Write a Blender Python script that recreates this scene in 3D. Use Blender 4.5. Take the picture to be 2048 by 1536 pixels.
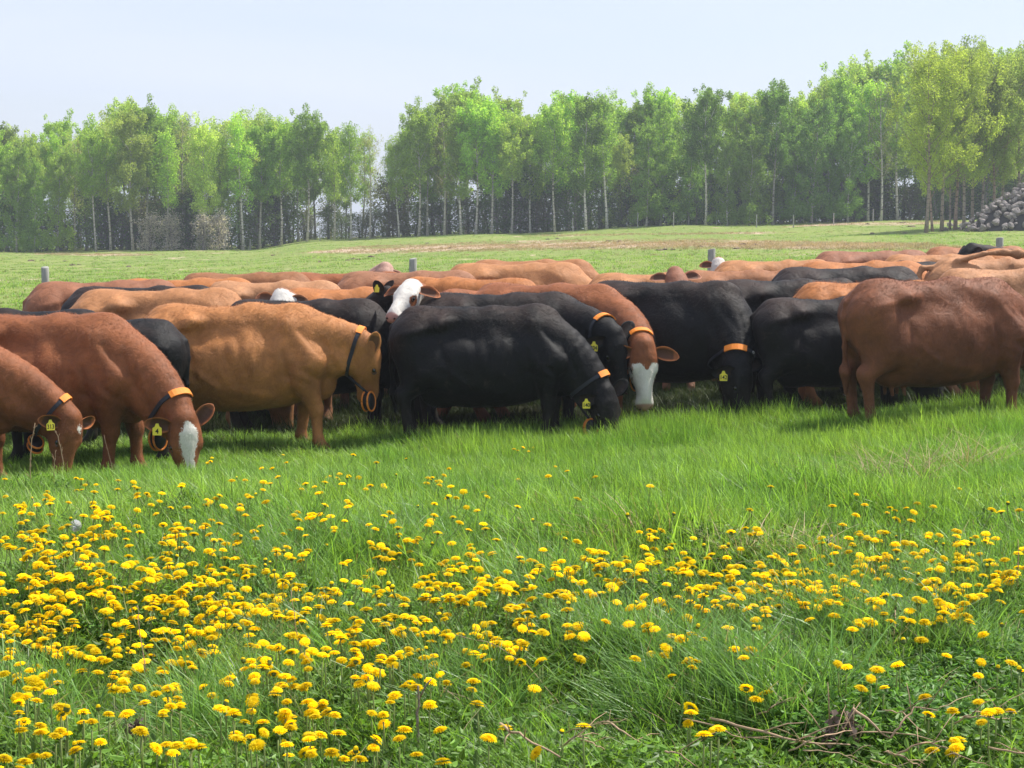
import bpy, math, random
import numpy as np
from mathutils import Vector, Matrix, Euler

for o in list(bpy.data.objects):
    bpy.data.objects.remove(o, do_unlink=True)
scene = bpy.context.scene
COL = scene.collection
rnd = random.Random(7)
rng = np.random.default_rng(7)
R = math.radians

# ---------------------------------------------------------------- camera
F = 3500.0            # focal length in pixels of a 2048 wide frame
CAMZ = 2.2
PITCH = math.atan((768 - 425) / F)
cam_data = bpy.data.cameras.new('camera')
cam_data.sensor_width = 36.0
cam_data.lens = 36.0 * F / 2048.0
cam_data.clip_start = 0.1
cam_data.clip_end = 20000
cam = bpy.data.objects.new('camera', cam_data)
COL.objects.link(cam)
cam.location = (0, 0, CAMZ)
cam.rotation_euler = (math.pi / 2 - PITCH, 0, 0)
scene.camera = cam

# ---------------------------------------------------------------- world, sun
SUN_DIR = Vector((0.47, 0.27, 0.84)).normalized()     # towards the sun
SUN_EL = math.asin(SUN_DIR.z)
SUN_AZ = math.atan2(SUN_DIR.x, SUN_DIR.y)              # clockwise from +Y
world = bpy.data.worlds.new('World')
scene.world = world
world.use_nodes = True
wn, wl = world.node_tree.nodes, world.node_tree.links
wn.clear()
w_out = wn.new('ShaderNodeOutputWorld')
w_bg = wn.new('ShaderNodeBackground')
w_sky = wn.new('ShaderNodeTexSky')
w_sky.sky_type = 'NISHITA'
w_sky.sun_disc = False
w_sky.sun_elevation = SUN_EL
w_sky.sun_rotation = SUN_AZ
w_sky.altitude = 600
w_sky.air_density = 1.0
w_sky.dust_density = 1.6
w_sky.ozone_density = 1.2
w_bg.inputs['Strength'].default_value = 0.108
w_tc = wn.new('ShaderNodeTexCoord')
w_map = wn.new('ShaderNodeMapping'); w_map.inputs['Scale'].default_value = (1.2, 1.2, 7.0)
w_noise = wn.new('ShaderNodeTexNoise'); w_noise.inputs['Scale'].default_value = 1.6; w_noise.inputs['Detail'].default_value = 6; w_noise.inputs['Distortion'].default_value = 0.6
w_ramp = wn.new('ShaderNodeValToRGB')
w_ramp.color_ramp.elements[0].position = 0.32; w_ramp.color_ramp.elements[0].color = (0.42, 0.42, 0.42, 1)
w_ramp.color_ramp.elements[1].position = 0.72; w_ramp.color_ramp.elements[1].color = (0.80, 0.80, 0.80, 1)
w_mix = wn.new('ShaderNodeMixRGB'); w_mix.inputs['Color2'].default_value = (6.1, 6.5, 7.9, 1)
wl.new(w_tc.outputs['Generated'], w_map.inputs['Vector'])
wl.new(w_map.outputs['Vector'], w_noise.inputs['Vector'])
wl.new(w_noise.outputs['Fac'], w_ramp.inputs['Fac'])
wl.new(w_ramp.outputs['Color'], w_mix.inputs['Fac'])
wl.new(w_sky.outputs['Color'], w_mix.inputs['Color1'])
wl.new(w_mix.outputs['Color'], w_bg.inputs['Color'])
wl.new(w_bg.outputs['Background'], w_out.inputs['Surface'])

sun_data = bpy.data.lights.new('sun', 'SUN')
sun_data.energy = 4.8
sun_data.angle = R(1.2)
sun_data.color = (1.0, 0.955, 0.88)
sun = bpy.data.objects.new('sun', sun_data)
COL.objects.link(sun)
sun.rotation_euler = SUN_DIR.to_track_quat('Z', 'Y').to_euler()
sun.location = (20, 0, 40)

scene.render.engine = 'CYCLES'
scene.view_settings.view_transform = 'Standard'
scene.view_settings.look = 'None'
scene.view_settings.gamma = 1.0
scene.view_settings.exposure = 0.45
scene.cycles.max_bounces = 6
scene.cycles.transparent_max_bounces = 8
scene.cycles.volume_bounces = 0

# ---------------------------------------------------------------- projection helpers
_fw = np.array([0, math.cos(PITCH), -math.sin(PITCH)])
_up = np.array([0, math.sin(PITCH), math.cos(PITCH)])
def P(px, py, y):
    """world point seen at photo pixel (px,py) lying at world distance y"""
    d = np.array([(px - 1024) / F, 0, 0]) + _up * (-(py - 768) / F) + _fw
    d = d * (y / d[1])
    return np.array([d[0], d[1], d[2] + CAMZ])
def pxy(x, y, z):
    v = np.array([x, y, z - CAMZ]); f = v @ _fw
    return 1024 + F * v[0] / f, 768 - F * (v @ _up) / f

# ---------------------------------------------------------------- terrain
def zfrom(ypx, d):
    return CAMZ - (ypx - 425) * d / F
PXK = np.array([-700, 0, 480, 650, 1024, 1400, 2048, 2700.])
UK = (PXK - 1024) / F
DK = np.array([-60, 3.0, 5, 7, 8.5, 10, 11.5, 13, 15, 20, 28, 60, 110, 150, 175, 230, 400, 900, 3000.])
def row(a, b, c):     # left, mid, right in metres
    return np.interp(PXK, [0, 1024, 2048], [a, b, c])
ZT = np.array([
    row(.95, .95, 1.0), row(.92, .92, .98), row(.87, .87, .93), row(.80, .80, .88), row(.68, .68, .80), row(.50, .50, .66), row(.27, .27, .48),
    row(.06, .10, .33), row(-.08, -.03, .20), row(-.06, .02, .27), row(-.05, .08, .40),
    zfrom(np.array([575, 570, 562, 556, 545, 530, 512, 505.]), 60),
    zfrom(np.array([528, 524, 520, 506, 491, 477, 463, 460.]), 110),
    zfrom(np.array([505, 503, 500, 480, 466, 450, 438, 436.]), 150),
    zfrom(np.array([500, 498, 494, 474, 462, 446, 434, 432.]), 175),
    zfrom(np.array([498, 496, 493, 478, 465, 448, 436, 434.]), 230),
    row(-6, -5, -3), row(-16, -15, -13), row(-60, -60, -60)])
def _sm(t): return t * t * (3 - 2 * t)
def bumps(x, y):
    return (0.055 * np.sin(2.1 * x + 1.3 * y + 0.5) * np.sin(1.7 * y - 0.6 * x) + 0.022 * np.sin(4.3 * x - 2.2 * y + 1.1)
            + 0.026 * np.sin(6.1 * x + 5.2 * y))
def terr(x, y):
    x = np.asarray(x, float); y = np.asarray(y, float)
    u = x / np.maximum(y, 16.0)
    i = np.clip(np.searchsorted(DK, y) - 1, 0, len(DK) - 2)
    t = np.clip((y - DK[i]) / (DK[i + 1] - DK[i]), 0, 1)
    uu = np.clip(u, UK[0], UK[-1])
    j = np.clip(np.searchsorted(UK, uu) - 1, 0, len(UK) - 2)
    s = _sm(np.clip((uu - UK[j]) / (UK[j + 1] - UK[j]), 0, 1))
    def r_(ii):
        ii = np.clip(ii, 0, len(DK) - 1)
        return ZT[ii, j] * (1 - s) + ZT[ii, j + 1] * s
    z = r_(i) * (1 - t) + r_(i + 1) * t
    fade = np.clip((y - 1) / 3, 0, 1) * np.clip((60 - y) / 30, 0.0, 1)
    far = np.clip((y - 40) / 40, 0, 1)
    z = z + bumps(x, y) * (0.35 + 0.65 * np.clip((14 - y) / 3, 0, 1)) * fade
    z = z + far * (0.05 * np.sin(0.31 * x + 0.2 * y) + 0.03 * np.sin(0.8 * x - 0.5 * y))
    return z

def ground_at(px, py, h=0.0, dmin=3.2, dmax=30.0):
    """world point on the terrain (raised by h) seen at the photo pixel"""
    ds = np.linspace(dmin, dmax, 900)
    d = np.array([(px - 1024) / F, 0, 0]) + _up * (-(py - 768) / F) + _fw
    xs = d[0] / d[1] * ds; zs = CAMZ + d[2] / d[1] * ds
    g = terr(xs, ds) + h
    k = np.argmax(zs <= g)
    if zs[k] > g[k]: k = len(ds) - 1
    return xs[k], ds[k], terr(xs[k], ds[k])

# ---------------------------------------------------------------- mesh helpers
def mesh_from(name, V, Fc, mats=(), smooth=True, midx=None, attrs=None):
    V = np.asarray(V, np.float32).reshape(-1, 3)
    me = bpy.data.meshes.new(name)
    if isinstance(Fc, np.ndarray):
        n, k = Fc.shape
        me.vertices.add(len(V)); me.vertices.foreach_set('co', V.ravel())
        me.loops.add(n * k); me.loops.foreach_set('vertex_index', Fc.astype(np.int32).ravel())
        me.polygons.add(n)
        me.polygons.foreach_set('loop_start', np.arange(0, n * k, k, dtype=np.int32))
        me.polygons.foreach_set('loop_total', np.full(n, k, np.int32))
        me.update(calc_edges=True)
        me.validate()
    else:
        me.from_pydata([tuple(v) for v in V], [], [tuple(f) for f in Fc])
    for m in mats: me.materials.append(m)
    np_ = len(me.polygons)
    if smooth: me.polygons.foreach_set('use_smooth', np.ones(np_, bool))
    if midx is not None: me.polygons.foreach_set('material_index', np.asarray(midx, np.int32))
    if attrs:
        for an, (ty, data) in attrs.items():
            a = me.attributes.new(an, ty, 'POINT')
            data = np.asarray(data, np.float32)
            if ty == 'FLOAT': a.data.foreach_set('value', data.ravel())
            elif ty == 'FLOAT_VECTOR': a.data.foreach_set('vector', data.ravel())
            elif ty == 'INT': a.data.foreach_set('value', data.astype(np.int32).ravel())
    me.update()
    return me

def link(name, data, parent=None, loc=None, label=None, cat=None, group=None, kind=None):
    o = bpy.data.objects.new(name, data)
    COL.objects.link(o)
    if parent is not None: o.parent = parent
    if loc is not None: o.location = loc
    if label: o['label'] = label
    if cat: o['category'] = cat
    if group: o['group'] = group
    if kind: o['kind'] = kind
    return o

class Geo:
    """collects vertices and faces for one mesh"""
    def __init__(s): s.V = []; s.F = []; s.M = []; s.n = 0
    def add(s, V, Fc, m=0):
        V = np.asarray(V, float).reshape(-1, 3)
        s.V.append(V)
        for f in Fc: s.F.append(tuple(i + s.n for i in f)); s.M.append(m)
        s.n += len(V)
    def tube(s, pts, rad, k=6, m=0, cap=True):
        pts = np.asarray(pts, float); n = len(pts)
        rad = np.broadcast_to(rad, (n,))
        T = np.gradient(pts, axis=0); T /= np.linalg.norm(T, axis=1)[:, None] + 1e-9
        ref = np.array([0, 0, 1.0]) if abs(T[0][2]) < .8 else np.array([1.0, 0, 0])
        V = []
        a0 = np.cross(T[0], ref); a0 /= np.linalg.norm(a0)
        for i in range(n):
            a0 = a0 - T[i] * (a0 @ T[i]); a0 /= np.linalg.norm(a0) + 1e-9
            b0 = np.cross(T[i], a0)
            for q in range(k):
                t = 2 * math.pi * q / k
                V.append(pts[i] + rad[i] * (math.cos(t) * a0 + math.sin(t) * b0))
        Fc = [(i * k + q, i * k + (q + 1) % k, (i + 1) * k + (q + 1) % k, (i + 1) * k + q) for i in range(n - 1) for q in range(k)]
        if cap:
            Fc.append(tuple(range(k))[::-1]); Fc.append(tuple((n - 1) * k + q for q in range(k)))
        s.add(V, Fc, m)
    def mesh(s, name, mats=(), smooth=True):
        return mesh_from(name, np.concatenate(s.V), s.F, mats, smooth, s.M)

# ---------------------------------------------------------------- materials
def nodes(name):
    m = bpy.data.materials.new(name); m.use_nodes = True
    nt = m.node_tree
    bsdf = nt.nodes['Principled BSDF']
    return m, nt, nt.nodes, nt.links, bsdf
def noise(nt, scale, detail=3, vec=None, rough=0.5, dist=0.0):
    n = nt.nodes.new('ShaderNodeTexNoise'); n.inputs['Scale'].default_value = scale; n.inputs['Detail'].default_value = detail
    n.inputs['Roughness'].default_value = rough; n.inputs['Distortion'].default_value = dist
    if vec is not None: nt.links.new(vec, n.inputs['Vector'])
    return n
def mixc(nt, fac, a, b, mode='MIX'):
    n = nt.nodes.new('ShaderNodeMixRGB'); n.blend_type = mode
    for s, v in (('Fac', fac), ('Color1', a), ('Color2', b)):
        if hasattr(v, 'is_output'): nt.links.new(v, n.inputs[s])
        elif isinstance(v, (int, float)): n.inputs[s].default_value = v
        else: n.inputs[s].default_value = (*v, 1) if len(v) == 3 else v
    return n.outputs['Color']
def mathn(nt, op, a, b=0.0, c=None, clamp=False):
    n = nt.nodes.new('ShaderNodeMath'); n.operation = op; n.use_clamp = clamp
    for i, v in enumerate((a, b, c)):
        if v is None: continue
        if hasattr(v, 'is_output'): nt.links.new(v, n.inputs[i])
        else: n.inputs[i].default_value = v
    return n.outputs[0]
def maprange(nt, v, a, b, c=0.0, d=1.0):
    n = nt.nodes.new('ShaderNodeMapRange'); n.clamp = True
    nt.links.new(v, n.inputs['Value'])
    for k, x in zip(('From Min', 'From Max', 'To Min', 'To Max'), (a, b, c, d)): n.inputs[k].default_value = x
    return n.outputs['Result']
def attr(nt, name, kind='GEOMETRY'):
    n = nt.nodes.new('ShaderNodeAttribute'); n.attribute_name = name; n.attribute_type = kind
    return n

def simple(name, col, rough=0.7, var=0.15, scale=20.0, spec=0.3, bump=0.0, bscale=60, metal=0.0):
    m, nt, N, L, b = nodes(name)
    tc = N.new('ShaderNodeTexCoord')
    n = noise(nt, scale, 4, tc.outputs['Object'])
    lo = tuple(c * (1 - var) for c in col); hi = tuple(min(1, c * (1 + var)) for c in col)
    L.new(mixc(nt, n.outputs['Fac'], lo, hi), b.inputs['Base Color'])
    b.inputs['Roughness'].default_value = rough
    b.inputs['Specular IOR Level'].default_value = spec
    b.inputs['Metallic'].default_value = metal
    if bump > 0:
        n2 = noise(nt, bscale, 4, tc.outputs['Object'])
        bp = N.new('ShaderNodeBump'); bp.inputs['Strength'].default_value = bump; bp.inputs['Distance'].default_value = 0.02
        L.new(n2.outputs['Fac'], bp.inputs['Height']); L.new(bp.outputs['Normal'], b.inputs['Normal'])
    return m

def coat_material():
    m, nt, N, L, b = nodes('cow_coat')
    tc = N.new('ShaderNodeTexCoord')
    oi = N.new('ShaderNodeObjectInfo')
    big = noise(nt, 2.2, 4, tc.outputs['Object'], 0.6, 0.4)
    mid = noise(nt, 9, 4, tc.outputs['Object'], 0.6, 0.8)
    mp = N.new('ShaderNodeMapping'); mp.inputs['Scale'].default_value = (35, 60, 12)
    L.new(tc.outputs['Object'], mp.inputs['Vector'])
    fine = noise(nt, 4.0, 5, mp.outputs['Vector'], 0.7, 0.5)
    f1 = maprange(nt, big.outputs['Fac'], 0.3, 0.7, 0.68, 1.28)
    f2 = maprange(nt, mid.outputs['Fac'], 0.3, 0.7, 0.80, 1.18)
    f3 = maprange(nt, fine.outputs['Fac'], 0.28, 0.72, 0.78, 1.22)
    sep = N.new('ShaderNodeSeparateXYZ'); L.new(tc.outputs['Object'], sep.inputs[0])
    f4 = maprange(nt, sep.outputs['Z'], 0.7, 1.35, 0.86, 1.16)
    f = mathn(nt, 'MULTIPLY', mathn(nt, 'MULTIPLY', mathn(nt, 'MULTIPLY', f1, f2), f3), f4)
    comb = N.new('ShaderNodeVectorMath'); comb.operation = 'SCALE'
    L.new(oi.outputs['Color'], comb.inputs[0]); L.new(f, comb.inputs['Scale'])
    wa = attr(nt, 'white'); ea = attr(nt, 'earin'); na = attr(nt, 'nose')
    wn_ = noise(nt, 32, 5, tc.outputs['Object'], 0.8)
    wv = mathn(nt, 'ADD', wa.outputs['Fac'], mathn(nt, 'MULTIPLY', mathn(nt, 'SUBTRACT', wn_.outputs['Fac'], 0.5), 0.085))
    wm = maprange(nt, wv, -0.003, 0.004)
    white = mixc(nt, fine.outputs['Fac'], (0.48, 0.44, 0.38), (0.88, 0.85, 0.78))
    c1 = mixc(nt, wm, comb.outputs['Vector'], white)
    c2 = mixc(nt, ea.outputs['Fac'], c1, (0.05, 0.03, 0.022), 'MIX')
    rimc = N.new('ShaderNodeVectorMath'); rimc.operation = 'SCALE'; L.new(c2, rimc.inputs[0]); rimc.inputs['Scale'].default_value = 2.4
    c2 = mixc(nt, mathn(nt, 'MULTIPLY', ea.outputs['Fac'], -1.0, clamp=True), c2, rimc.outputs['Vector'])
    pink = mixc(nt, wm, (0.06, 0.035, 0.03), (0.42, 0.24, 0.20))
    c3 = mixc(nt, maprange(nt, na.outputs['Fac'], -0.008, 0.008), c2, pink)
    dn = noise(nt, 6.5, 6, tc.outputs['Object'], 0.75, 1.2)
    dirt = maprange(nt, dn.outputs['Fac'], .57, .72, 0, .18)
    c3 = mixc(nt, dirt, c3, (0.16, 0.125, 0.095))
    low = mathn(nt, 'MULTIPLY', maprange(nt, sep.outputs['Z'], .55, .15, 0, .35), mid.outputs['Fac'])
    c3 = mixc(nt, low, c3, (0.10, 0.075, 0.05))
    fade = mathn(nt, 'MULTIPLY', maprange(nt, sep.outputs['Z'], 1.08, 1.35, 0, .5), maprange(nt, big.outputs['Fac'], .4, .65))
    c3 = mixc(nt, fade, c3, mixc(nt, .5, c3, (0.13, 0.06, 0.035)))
    L.new(c3, b.inputs['Base Color'])
    b.inputs['Roughness'].default_value = 0.60
    b.inputs['Specular IOR Level'].default_value = 0.20
    b.inputs['Sheen Weight'].default_value = 0.07
    b.inputs['Sheen Roughness'].default_value = 0.45
    tint = mixc(nt, 0.3, comb.outputs['Vector'], (0.5, 0.42, 0.36))
    L.new(tint, b.inputs['Sheen Tint'])
    bp = N.new('ShaderNodeBump'); bp.inputs['Strength'].default_value = 0.3; bp.inputs['Distance'].default_value = 0.010
    L.new(fine.outputs['Fac'], bp.inputs['Height'])
    bp2 = N.new('ShaderNodeBump'); bp2.inputs['Strength'].default_value = 0.4; bp2.inputs['Distance'].default_value = 0.03
    L.new(mid.outputs['Fac'], bp2.inputs['Height']); L.new(bp2.outputs['Normal'], bp.inputs['Normal'])
    L.new(bp.outputs['Normal'], b.inputs['Normal'])
    return m
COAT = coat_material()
M_EYE = simple('cow_eye', (0.012, 0.008, 0.006), 0.08, 0.1, 10, 0.8)
M_LID = simple('eyelid', (0.10, 0.06, 0.045), 0.5)
M_NOSTRIL = simple('nostril', (0.05, 0.022, 0.018), 0.4)
M_LIDB = simple('dark_eyelid', (0.012, 0.012, 0.013), 0.5)
M_ORANGE = simple('orange_webbing', (0.95, 0.27, 0.03), 0.55, 0.12, 60, 0.3, 0.3, 200)
M_ORIM = simple('orange_rim', (0.62, 0.19, 0.03), 0.5, 0.2, 30)
M_STRAP = simple('dark_strap', (0.02, 0.022, 0.03), 0.5, 0.2, 60)
M_BLACKP = simple('black_plastic', (0.012, 0.012, 0.014), 0.42, 0.2, 30)
M_METAL = simple('buckle_metal', (0.6, 0.6, 0.62), 0.3, 0.05, 20, 0.5, 0, 60, 1.0)
M_TAG = simple('yellow_tag', (0.80, 0.68, 0.06), 0.5, 0.08, 60)
M_INK = simple('tag_ink', (0.01, 0.01, 0.01), 0.6)
M_HOOF = simple('hoof', (0.04, 0.03, 0.025), 0.5)

def leaf_material(name, use_color=True, col=(0.08, 0.16, 0.02), var=0.45, transl=0.35, rough=0.55, hue_noise=0.35, alt=(0.16, 0.2, 0.03), spec=0.25):
    m, nt, N, L, b = nodes(name)
    oi = N.new('ShaderNodeObjectInfo'); geo = N.new('ShaderNodeNewGeometry')
    ri = geo.outputs['Random Per Island']
    base = oi.outputs['Color'] if use_color else None
    n = noise(nt, hue_noise, 3, geo.outputs['Position'])
    c0 = mixc(nt, 0.0, base if base else col, col)
    c1 = mixc(nt, maprange(nt, n.outputs['Fac'], 0.35, 0.7, 0, 0.55), c0, alt) if not use_color else c0
    f = mathn(nt, 'MULTIPLY', maprange(nt, ri, 0, 1, 1 - var, 1 + var), maprange(nt, oi.outputs['Random'], 0, 1, 0.74, 1.26))
    v = N.new('ShaderNodeVectorMath'); v.operation = 'SCALE'
    L.new(c1, v.inputs[0]); L.new(f, v.inputs['Scale'])
    L.new(v.outputs['Vector'], b.inputs['Base Color'])
    b.inputs['Roughness'].default_value = rough
    b.inputs['Specular IOR Level'].default_value = spec
    tr = N.new('ShaderNodeBsdfTranslucent')
    tc = mixc(nt, 1.0, v.outputs['Vector'], (1.5, 1.5, 0.7), 'MULTIPLY'); L.new(tc, tr.inputs['Color'])
    mx = N.new('ShaderNodeMixShader'); mx.inputs['Fac'].default_value = transl
    out = nt.nodes['Material Output']
    L.new(b.outputs['BSDF'], mx.inputs[1]); L.new(tr.outputs['BSDF'], mx.inputs[2]); L.new(mx.outputs['Shader'], out.inputs['Surface'])
    return m
M_TREELEAF = leaf_material('tree_leaves', True, var=0.35, transl=0.56)
M_GRASS = leaf_material('grass_blades', False, (0.145, 0.275, 0.046), 0.6, 0.48, 0.42, 0.8, (0.34, 0.47, 0.10), 0.35)
M_GRASS_BLUE = leaf_material('grass_blades_bluish', False, (0.15, 0.28, 0.07), 0.5, 0.4, 0.4, 0.5, (0.22, 0.38, 0.09), 0.4)
M_LUSH = leaf_material('lush_weed_leaves', False, (0.10, 0.215, 0.035), 0.55, 0.4, 0.45, 1.0, (0.14, 0.28, 0.045), 0.35)
M_TROD_SHADE = leaf_material('trodden_blades_painted_shade', False, (0.035, 0.06, 0.014), 0.5, 0.25, 0.5, 1.2, (0.055, 0.06, 0.022), 0.2)  # trodden grass, its colour darkened to stand in for shade under the herd
M_WEED = leaf_material('weed_leaves', False, (0.125, 0.24, 0.035), 0.6, 0.42, 0.45, 1.0, (0.20, 0.34, 0.055), 0.35)
M_STRAW = leaf_material('dry_straw', False, (0.42, 0.33, 0.20), 0.4, 0.2, 0.7, 1.0, (0.34, 0.24, 0.14), 0.2)
M_PETAL = leaf_material('dandelion_petals', False, (0.92, 0.72, 0.008), 0.10, 0.30, 0.6, 1.0, (0.92, 0.66, 0.008), 0.1)
M_STEM = simple('dandelion_stem', (0.20, 0.26, 0.07), 0.5, 0.2)
M_SEPAL = simple('dandelion_sepals', (0.10, 0.14, 0.03), 0.6, 0.2)
M_DEAD = simple('dead_stalk', (0.44, 0.30, 0.19), 0.8, 0.35, 15)
M_DEADGREY = simple('weathered_stalk', (0.22, 0.19, 0.15), 0.85, 0.35, 25, 0.2, 0.5, 90)

def bark_material():
    m, nt, N, L, b = nodes('aspen_bark')
    tc = N.new('ShaderNodeTexCoord')
    mp = N.new('ShaderNodeMapping'); mp.inputs['Scale'].default_value = (2, 2, 7)
    L.new(tc.outputs['Object'], mp.inputs['Vector'])
    n = noise(nt, 1.2, 5, mp.outputs['Vector'], 0.65)
    oi = N.new('ShaderNodeObjectInfo')
    c = mixc(nt, maprange(nt, n.outputs['Fac'], 0.52, 0.62), oi.outputs['Color'], (0.06, 0.05, 0.045))
    L.new(c, b.inputs['Base Color']); b.inputs['Roughness'].default_value = 0.85
    return m
M_BARK = bark_material()
def post_material():
    m, nt, N, L, b = nodes('weathered_wood')
    tc = N.new('ShaderNodeTexCoord'); mp = N.new('ShaderNodeMapping'); mp.inputs['Scale'].default_value = (40, 40, 3)
    L.new(tc.outputs['Object'], mp.inputs['Vector'])
    n = noise(nt, 1.5, 5, mp.outputs['Vector'], 0.65); n2 = noise(nt, 6, 3, tc.outputs['Object'])
    c = mixc(nt, n.outputs['Fac'], (0.20, 0.20, 0.175), (0.55, 0.54, 0.48))
    c = mixc(nt, maprange(nt, n2.outputs['Fac'], .5, .7, 0, .5), c, (0.16, 0.18, 0.12))
    L.new(c, b.inputs['Base Color']); b.inputs['Roughness'].default_value = 0.9
    bp = N.new('ShaderNodeBump'); bp.inputs['Strength'].default_value = 0.6; bp.inputs['Distance'].default_value = 0.01
    L.new(n.outputs['Fac'], bp.inputs['Height']); L.new(bp.outputs['Normal'], b.inputs['Normal'])
    return m
M_POST = post_material()
def rock_material():
    m, nt, N, L, b = nodes('field_stone')
    tc = N.new('ShaderNodeTexCoord'); oi = N.new('ShaderNodeObjectInfo')
    n = noise(nt, 3, 6, tc.outputs['Object'], 0.7); n2 = noise(nt, 12, 4, tc.outputs['Object'])
    c = mixc(nt, oi.outputs['Random'], (0.13, 0.11, 0.105), (0.30, 0.26, 0.24))
    c = mixc(nt, maprange(nt, n.outputs['Fac'], .4, .7), c, (0.42, 0.37, 0.35))
    c = mixc(nt, maprange(nt, n2.outputs['Fac'], .55, .75), c, (0.09, 0.08, 0.075))
    L.new(c, b.inputs['Base Color']); b.inputs['Roughness'].default_value = 0.9
    bp = N.new('ShaderNodeBump'); bp.inputs['Strength'].default_value = 0.5; bp.inputs['Distance'].default_value = 0.05
    L.new(n2.outputs['Fac'], bp.inputs['Height']); L.new(bp.outputs['Normal'], b.inputs['Normal'])
    return m
M_ROCK = rock_material()

def ground_material():
    m, nt, N, L, b = nodes('pasture_ground')
    geo = N.new('ShaderNodeNewGeometry')
    pos = geo.outputs['Position']
    n1 = noise(nt, 0.12, 5, pos, 0.6); n2 = noise(nt, 1.1, 5, pos, 0.65); n3 = noise(nt, 7, 5, pos, 0.7); n4 = noise(nt, 2.6, 3, pos); n5 = noise(nt, .20, 7, pos, .72)
    green = mixc(nt, maprange(nt, n1.outputs['Fac'], .35, .65), (0.17, 0.24, 0.055), (0.26, 0.31, 0.08))
    green = mixc(nt, maprange(nt, n2.outputs['Fac'], .35, .7), green, (0.24, 0.28, 0.09))
    green = mixc(nt, maprange(nt, n3.outputs['Fac'], .55, .75, 0, .6), green, (0.12, 0.15, 0.045))
    dry = mixc(nt, n3.outputs['Fac'], (0.38, 0.28, 0.19), (0.62, 0.49, 0.35))
    da = attr(nt, 'dry')
    dm = maprange(nt, mathn(nt, 'ADD', da.outputs['Fac'], mathn(nt, 'MULTIPLY', mathn(nt, 'SUBTRACT', mathn(nt, 'ADD', mathn(nt, 'MULTIPLY', n4.outputs['Fac'], .2), mathn(nt, 'MULTIPLY', n5.outputs['Fac'], .8)), 0.5), 5.0)), 0.45, 0.70)
    c = mixc(nt, dm, green, dry)
    dung = maprange(nt, n4.outputs['Fac'], .74, .78, 0, .6)
    c = mixc(nt, dung, c, (0.07, 0.05, 0.03))
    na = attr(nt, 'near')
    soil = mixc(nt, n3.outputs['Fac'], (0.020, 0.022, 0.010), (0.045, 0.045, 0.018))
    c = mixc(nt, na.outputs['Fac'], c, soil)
    L.new(c, b.inputs['Base Color']); b.inputs['Roughness'].default_value = 0.95; b.inputs['Specular IOR Level'].default_value = 0.1
    bp = N.new('ShaderNodeBump'); bp.inputs['Strength'].default_value = 0.7; bp.inputs['Distance'].default_value = 0.12
    L.new(n3.outputs['Fac'], bp.inputs['Height']); L.new(bp.outputs['Normal'], b.inputs['Normal'])
    return m
M_GROUND = ground_material()

# ---------------------------------------------------------------- ground sheet
def axis(spec):
    out = []
    for a, b, st in spec: out += list(np.arange(a, b, st))
    return np.array(out + [spec[-1][1]])
gx_pos = axis([(0, 8, .25), (8, 30, .8), (30, 90, 2.5), (90, 300, 12), (300, 3000, 150)])
gx = np.concatenate([-gx_pos[:0:-1], gx_pos])
gy = axis([(-60, 0, 6), (0, 3, .5), (3, 18, .15), (18, 30, .5), (30, 180, 1.5), (180, 400, 10), (400, 3000, 130)])
GX, GY = np.meshgrid(gx, gy)
GZ = terr(GX, GY)
nx, ny = len(gx), len(gy)
idx = np.arange(nx * ny).reshape(ny, nx)
quads = np.stack([idx[:-1, :-1], idx[:-1, 1:], idx[1:, 1:], idx[1:, :-1]], -1).reshape(-1, 4)
# worn dry strips across the pasture (real patches on the ground), described by where they lie
def dry_amount(x, y):
    px = 1024 + F * x / np.maximum(y, 3)
    sy = 425 + F * (CAMZ - terr(x, y)) / np.maximum(y, 3)
    def band(cx, cy, w):
        c = np.interp(px, cx, cy); ww = np.interp(px, cx, w)
        return np.clip(1.0 - np.abs(sy - c) / np.maximum(ww, .1), 0, 1)
    b = band([600, 720, 1100, 1400, 1850, 2000], [506, 500, 490, 488, 494, 500], [0, 10, 13, 13, 9, 0])
    b = np.maximum(b, band([1550, 1650, 1850, 2048], [455, 449, 446, 446], [0, 4, 5, 3]) * .9)
    b = np.maximum(b, band([60, 130, 250, 330], [508, 508, 509, 510], [0, 4, 4, 0]) * .8)
    b = np.maximum(b, band([1000, 1100, 1500, 1600], [474, 471, 466, 465], [0, 2.5, 2.5, 0]) * .7)
    return b * (y > 40)
dry = dry_amount(GX, GY)
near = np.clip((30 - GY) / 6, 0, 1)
ground = link('ground', mesh_from('ground', np.stack([GX, GY, GZ], -1).reshape(-1, 3), quads, [M_GROUND], True,
              attrs={'dry': ('FLOAT', dry.ravel()), 'near': ('FLOAT', near.ravel())}), kind='structure')

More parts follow.
